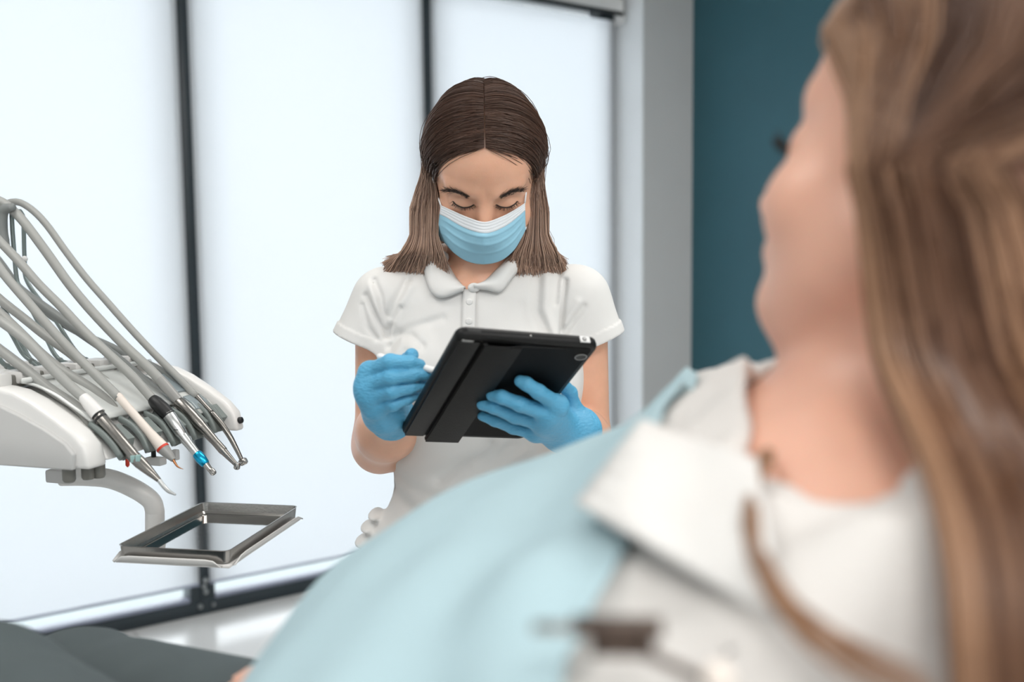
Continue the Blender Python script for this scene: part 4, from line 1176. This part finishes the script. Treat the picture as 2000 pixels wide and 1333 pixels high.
v, f = surf(pshirt, (-.30, .28, .80), (.36, .92, 1.34), .0042, proj=1); add('white_top', v, f, 'tshirt', patient)
def ptrous(p):
    d = smin(plegs(p, .010), ell(p, V(-.11, .60, .925), (.16, .16, .10)), .04)
    w = .003 * np.sin(p[:, 0]*60 - p[:, 1]*50 + 3*np.sin(p[:, 2]*30))
    k = knn
    return d + w * np.clip((.16 - np.minimum(np.linalg.norm(p - knf, axis=1), np.linalg.norm(p - k, axis=1))) / .16, 0, 1)
v, f = surf(ptrous, (-.98, .36, .54), (.08, 1.34, 1.08), .006, proj=1); add('trousers', v, f, 'trousers_grey', patient)
for an, kn in ((anf, knf), (ann, knn)):
    d = nrm(V(*(an - kn)[:2], 0)); c = an + d * .03
    fn = lambda p: smin(ell(p, c, (.07, .05, .045)), rcone(p, c, c + d*.13 + V(0, 0, .05), .042, .034), .03)
    v, f = surf(fn, c - V(.16, .16, .08), c + V(.16, .22, .14), .008, proj=1); add('shoe', v, f, 'shoe_white', patient)
# lashes
P0 = [pw(-.044 + .026*t, .0745 + .006*math.sin(math.pi*t), -.010) for t in np.linspace(0, 1, 12)]
ctrl = []
for k in range(90):
    i = rng.integers(0, 12); a = P0[i]; q = pf * .012 * (.8 + .3*rng.random()) - pr * .006 * (1 - i/11) + pu * (.003 + .002*rng.normal())
    ctrl.append([a, a + q*.5 - pu*.001, a + q + pu*.002])
v, f, c = strands(np.array(ctrl), 6, .0006, .0002, np.zeros((90, 2, 3))); add('eyelashes', v, f, 'lash', patient)

# loose long hair over the near shoulder and back
def pall(p): return np.minimum(pbody(p), np.minimum(pshirt_out(p), ptrous(p)))
HLV = [300, 400, 500, 600, 700, 800, 900, 1000, 1120, 1260, 1450]
HFR = [1662, 1676, 1690, 1704, 1722, 1766, 1812, 1848, 1872, 1884, 1896]
HPX = np.arange(1560, 2460, 30.0); HYT = []
for y in HLV:
    h, _ = trace_many(pall, [(x, min(y, 1330)) for x in HPX], .25, .95, .56); yy = np.minimum(h[:, 1], .56)
    for _ in range(6): yy[1:-1] = np.minimum(yy[1:-1], .25*yy[:-2] + .5*yy[1:-1] + .25*yy[2:])
    HYT.append(yy)
HYT = np.array(HYT)
for _ in range(2): HYT[1:-1] = np.minimum(HYT[1:-1], .25*HYT[:-2] + .5*HYT[1:-1] + .25*HYT[2:])
def patient_hair():
    cl = []; cc = []
    c1, c2, c3 = np.array(lin('#70503c')), np.array(lin('#a07b60')), np.array(lin('#452817'))
    N = 4200
    for k in range(N):
        side = -1 if k < N * .82 else 1
        a = rng.random(); lay = rng.random()
        ph = math.radians(57 - 147 * a)
        R0 = np.array([side * .02, math.sin(ph), math.cos(ph)]); R0 /= np.linalg.norm(R0)
        psi = math.radians(24 - 118 * a)
        E = np.array([side * math.cos(psi), math.sin(psi), -.10 + .08*rng.normal()]); E /= np.linalg.norm(E)
        om = math.acos(np.clip(R0 @ E, -1, 1)); rad = np.array([.079, .097, .092]) + .008 * lay
        pts = []
        for t in (0, .3, .6, 1.0):
            d = (math.sin((1-t)*om) * R0 + math.sin(t*om) * E) / math.sin(om)
            pts.append(pw(*(np.array([0, -.012, .038]) + d * rad * (1 + .04 * math.sin(math.pi*t)))))
        if a > .84 or (side > 0 and a > .6):
            e = pts[-1]; w0 = rng.normal()
            for i, z in enumerate(np.linspace(e[2] - .02, 1.03, len(HLV))):
                pts.append(V(e[0] + .012 + .003*i + .004*math.sin(i*.7 + 5*lay), e[1] + (-.10 * (e[1] - .54)) * i / 4 + .002*w0*i/3, z))
        elif side < 0:
            q = np.clip(a * 1.05 - .02 + .07 * rng.normal(), 0, 1.1); wob = rng.normal(); fr = 6.28 * rng.random()
            for i, y in enumerate(HLV):
                x = HFR[i] + (330 + 12*i) * q + 4 * math.sin(fr + i * .8) + 5 * wob * i / 4
                Y = np.interp(x, HPX, HYT[i]) - .006 - .020 * lay
                if i == 0: Y -= .004
                pts.append(at(x, y, max(Y, .30)))
        else:
            x = .262 + .05 * a + .008*rng.normal(); yb = .655 - .06*a
            for i, z in enumerate(np.linspace(1.37, 1.05, len(HLV))):
                pts.append(V(x + .004*i, yb + .004*math.sin(i + 6*lay), z))
        cl.append(pts); m_ = .5 + .5 * math.sin(a * 26 + 1.0 * lay)
        b = c1 * (1 - m_) + (c2 if math.sin(a*9 + 1) > .05 else c3) * m_
        cc.append([b * (.8 + .35*rng.random()), b * (.9 + .4*rng.random())])
    # one loose tress curling over the top
    for k in range(22):
        j = V(.0013*rng.normal(), .003*rng.normal(), .0013*rng.normal())
        T_ = TRESS
        cl.append([at(*q) + j * (1 + .10*i) for i, q in enumerate(T_)])
        cc.append([c2 * .9, c2 * (1 + .2*rng.random())])
    return np.array(cl), np.array(cc)
TRP = [(1506, 888), (1490, 902), (1477, 930), (1471, 965), (1468, 1000), (1470, 1035), (1476, 1070), (1488, 1105), (1504, 1140), (1526, 1175), (1556, 1210), (1600, 1245), (1650, 1280), (1720, 1315), (1800, 1350)]
th_, _ = trace_many(pall, TRP, .25, .95, .55)
TRESS = [(x, y, max(Yv - (.022 if k > 1 else -.006 + .010*k), .33)) for k, ((x, y), Yv) in enumerate(zip(TRP, th_[:, 1]))]
ct, cc = patient_hair()
v, f, c = strands(ct, 34, .0011, .0008, cc); add_colored('hair', v, f, c, 'hair_patient', patient)

# ------------------------------------------------------------------ blue drape
FE = [at(x, y, .72) for x, y in ((1365, 756), (1300, 793), (1250, 818), (1200, 842), (1100, 875), (1000, 908), (900, 952), (800, 1003), (715, 1060), (640, 1122), (575, 1205), (530, 1275), (495, 1335), (455, 1420), (420, 1520))]
FE = catmull(FE, 46)
CS = [(.83, -.30), (.805, -.16), (.785, -.07), (.765, -.026), (.745, -.008), (.72, 0), (.68, .004), (.62, .006), (.56, .006), (.50, .006), (.455, .004), (.42, .000), (.39, -.012), (.36, -.045), (.335, -.11), (.315, -.20), (.30, -.32)]
CSs = catmull([V(a, b, 0) for a, b in CS], 56)
G = []
for i, P in enumerate(FE):
    u = i / 45; row = []
    for j, (y, dz, _) in enumerate(CSs):
        near = max(0, .72 - y)
        x = P[0] - (FE[0][0] - np.interp(y, [.30, .37, .40, .44, .48, .60, .72, .83], [.01, .02, .032, .0545, .062, .096, FE[0][0], FE[0][0]])) * (1 - u)**1.5
        wv = .0022 * math.sin(9*u*3.1 + y*22) + .0015 * math.sin(y*60 + u*6)
        row.append((x, y, P[2] + dz * (1 if dz > -.03 else 1) + wv - near * (.06 * u + .15 * (1 - u)**2)))
    G.append(row)
def pupper(p): return np.minimum(pshirt_out(p), smin(ptorso(p) + .004, np.minimum(parms(p), phand(p) + .01), .02))
G = np.array(G); gp = G.reshape(-1, 3)
for _ in range(6):
    gp[:, 2] += np.clip(.007 - ev(pupper, gp), 0, .02) * 1.0
G = gp.reshape(G.shape)
for _ in range(3): G[1:-1, 1:-1] = .5*G[1:-1, 1:-1] + .125*(G[:-2, 1:-1] + G[2:, 1:-1] + G[1:-1, :-2] + G[1:-1, 2:])
gp = G.reshape(-1, 3); gp[:, 2] += np.clip(.005 - ev(pupper, gp), 0, .02)
DR = G.copy()
v, f = sheet(G, .0016); dr = add('dental_drape', v, f, 'drape_blue')
tag(dr, 'pale blue disposable drape spread over the reclining patient', 'drape')
# white paper bib on top
NC = [V(1252, 822), V(1126, 985), V(1530, 1222), V(1478, 900)]
xy = np.array([[(NC[0]*(1-t) + NC[3]*t)*(1-s_) + (NC[1]*(1-t) + NC[2]*t)*s_ for s_ in np.linspace(0, 1, 23)] for t in np.linspace(0, 1, 19)])
h, _ = trace_many(pall, xy.reshape(-1, 2), .25, .95, .72)
# nearest depth of the drape under each point
dg = DR[:, 6:48].reshape(-1, 3); dv = dg - C0; dz_ = dv @ _fw; dpx = np.stack([1000 + FOC * (dv @ _rt) / dz_, 666.5 - FOC * (dv @ _up) / dz_], 1)
Yb = []
for (x, y), P in zip(xy.reshape(-1, 2), h):
    r2 = ((dpx - (x, y))**2).sum(1); k = r2 < 1800; Yb.append(min(P[1], dg[k, 1].min() if k.any() else 9) - .014)
Yb = np.array(Yb).reshape(19, 23); Y0 = Yb.copy()
for _ in range(30):
    Z = Yb.copy(); Z[1:-1] = .5*(Yb[:-2] + Yb[2:]); Yb = .5*Yb + .5*Z
    Z = Yb.copy(); Z[:, 1:-1] = .5*(Yb[:, :-2] + Yb[:, 2:]); Yb = np.minimum(.5*Yb + .5*Z, Y0)
G = [[at(xy[i, j, 0], xy[i, j, 1], Yb[i, j] - .004*math.sin(math.pi*j/22)) for j in range(23)] for i in range(19)]
v, f = sheet(np.array(G), .0030); nb_ = add('paper_bib', v, f, 'paper_white')
tag(nb_, 'folded white paper bib lying on the blue drape below the neck', 'bib')
# bib clip with chain
ch_, _ = trace_many(pall, [(1150, 1240), (1205, 1240), (1280, 1240), (1400, 1320)], .25, .95, .42)
i_ = np.argmin(((dpx - (1205, 1240))**2).sum(1)); CY = min(ch_[:, 1].min(), dg[i_, 1]) - .012; 
clip = thing('bib_clip', 'dark metal bib clip with short chain and pale bead', 'clip', at(1215, 1242, CY))
ca, cb = at(1125, 1228, CY + .004), at(1290, 1232, CY); dx = nrm(cb - ca)
mid = at(1205, 1240, CY); AXC = np.array([dx, nrm(np.cross(V(0, 0, 1), dx)), [0, 0, 1]])
v, f = box(mid + V(0, 0, .003), (.017, .005, .0026), AXC, .0008); add('jaw', v, f, 'clip_dark', clip, sharp=40)
v, f = box(mid + dx * .002 - V(0, 0, .004), (.012, .005, .0030), AXC, .0008); add('jaw', v, f, 'clip_dark', clip, sharp=40)
v, f = box(mid - dx * .024 + V(0, 0, .002), (.008, .0035, .0012), AXC, .0006); add('handle', v, f, 'steel', clip, sharp=40)
v, f = tube([mid + AXC[1]*.006, mid - AXC[1]*.006], .0032, 12, 2); add('spring', v, f, 'clip_dark', clip)
CH = catmull([at(1235, 1262, CY), at(1290, 1290, CY), at(1350, 1318, CY), at(1395, 1345, CY)], 14)
for q in CH:
    v, f = ball(q, .0024, 8); add('chain_link', v, f, 'clip_dark', clip)
v, f = ball(at(1402, 1326, CY - .006), .0062, 16); add('bead', v, f, 'clip_bead', clip)

# ------------------------------------------------------------------ dental chair carrying the patient
chair = thing('dental_chair', 'blue-grey upholstered dental chair under the patient', 'chair', (-.15, .60, 0))
def cushion(a, b, w, th, name):
    d = nrm(b - a); sd = V(0, 1, 0); up_ = np.cross(d, sd); up_ = up_ if up_[2] > 0 else -up_
    v, f = box((a + b) / 2, (np.linalg.norm(b - a) / 2, w, th), np.array([d, sd, up_]), .022, 3)
    return add(name, v, f, 'chair_leather', chair, sharp=40)
cushion(V(.30, .575, 1.06), V(-.02, .59, .78), .20, .032, 'backrest')
cushion(V(-.02, .60, .775), V(-.36, .74, .775), .21, .034, 'seat')
cushion(V(-.38, .80, .76), V(-.92, 1.00, .50), .20, .030, 'leg_rest')
v, f = lathe(V(-.16, .62, .06), V(-.16, .62, .74), [(0, .13), (.1, .10), (.5, .08), (.9, .09), (1, .14)], 24); add('column', v, f, 'plastic_white', chair, sharp=40)
v, f = box(V(-.16, .62, .035), (.30, .22, .034), None, .02, 3); add('base', v, f, 'plastic_white', chair, sharp=40)
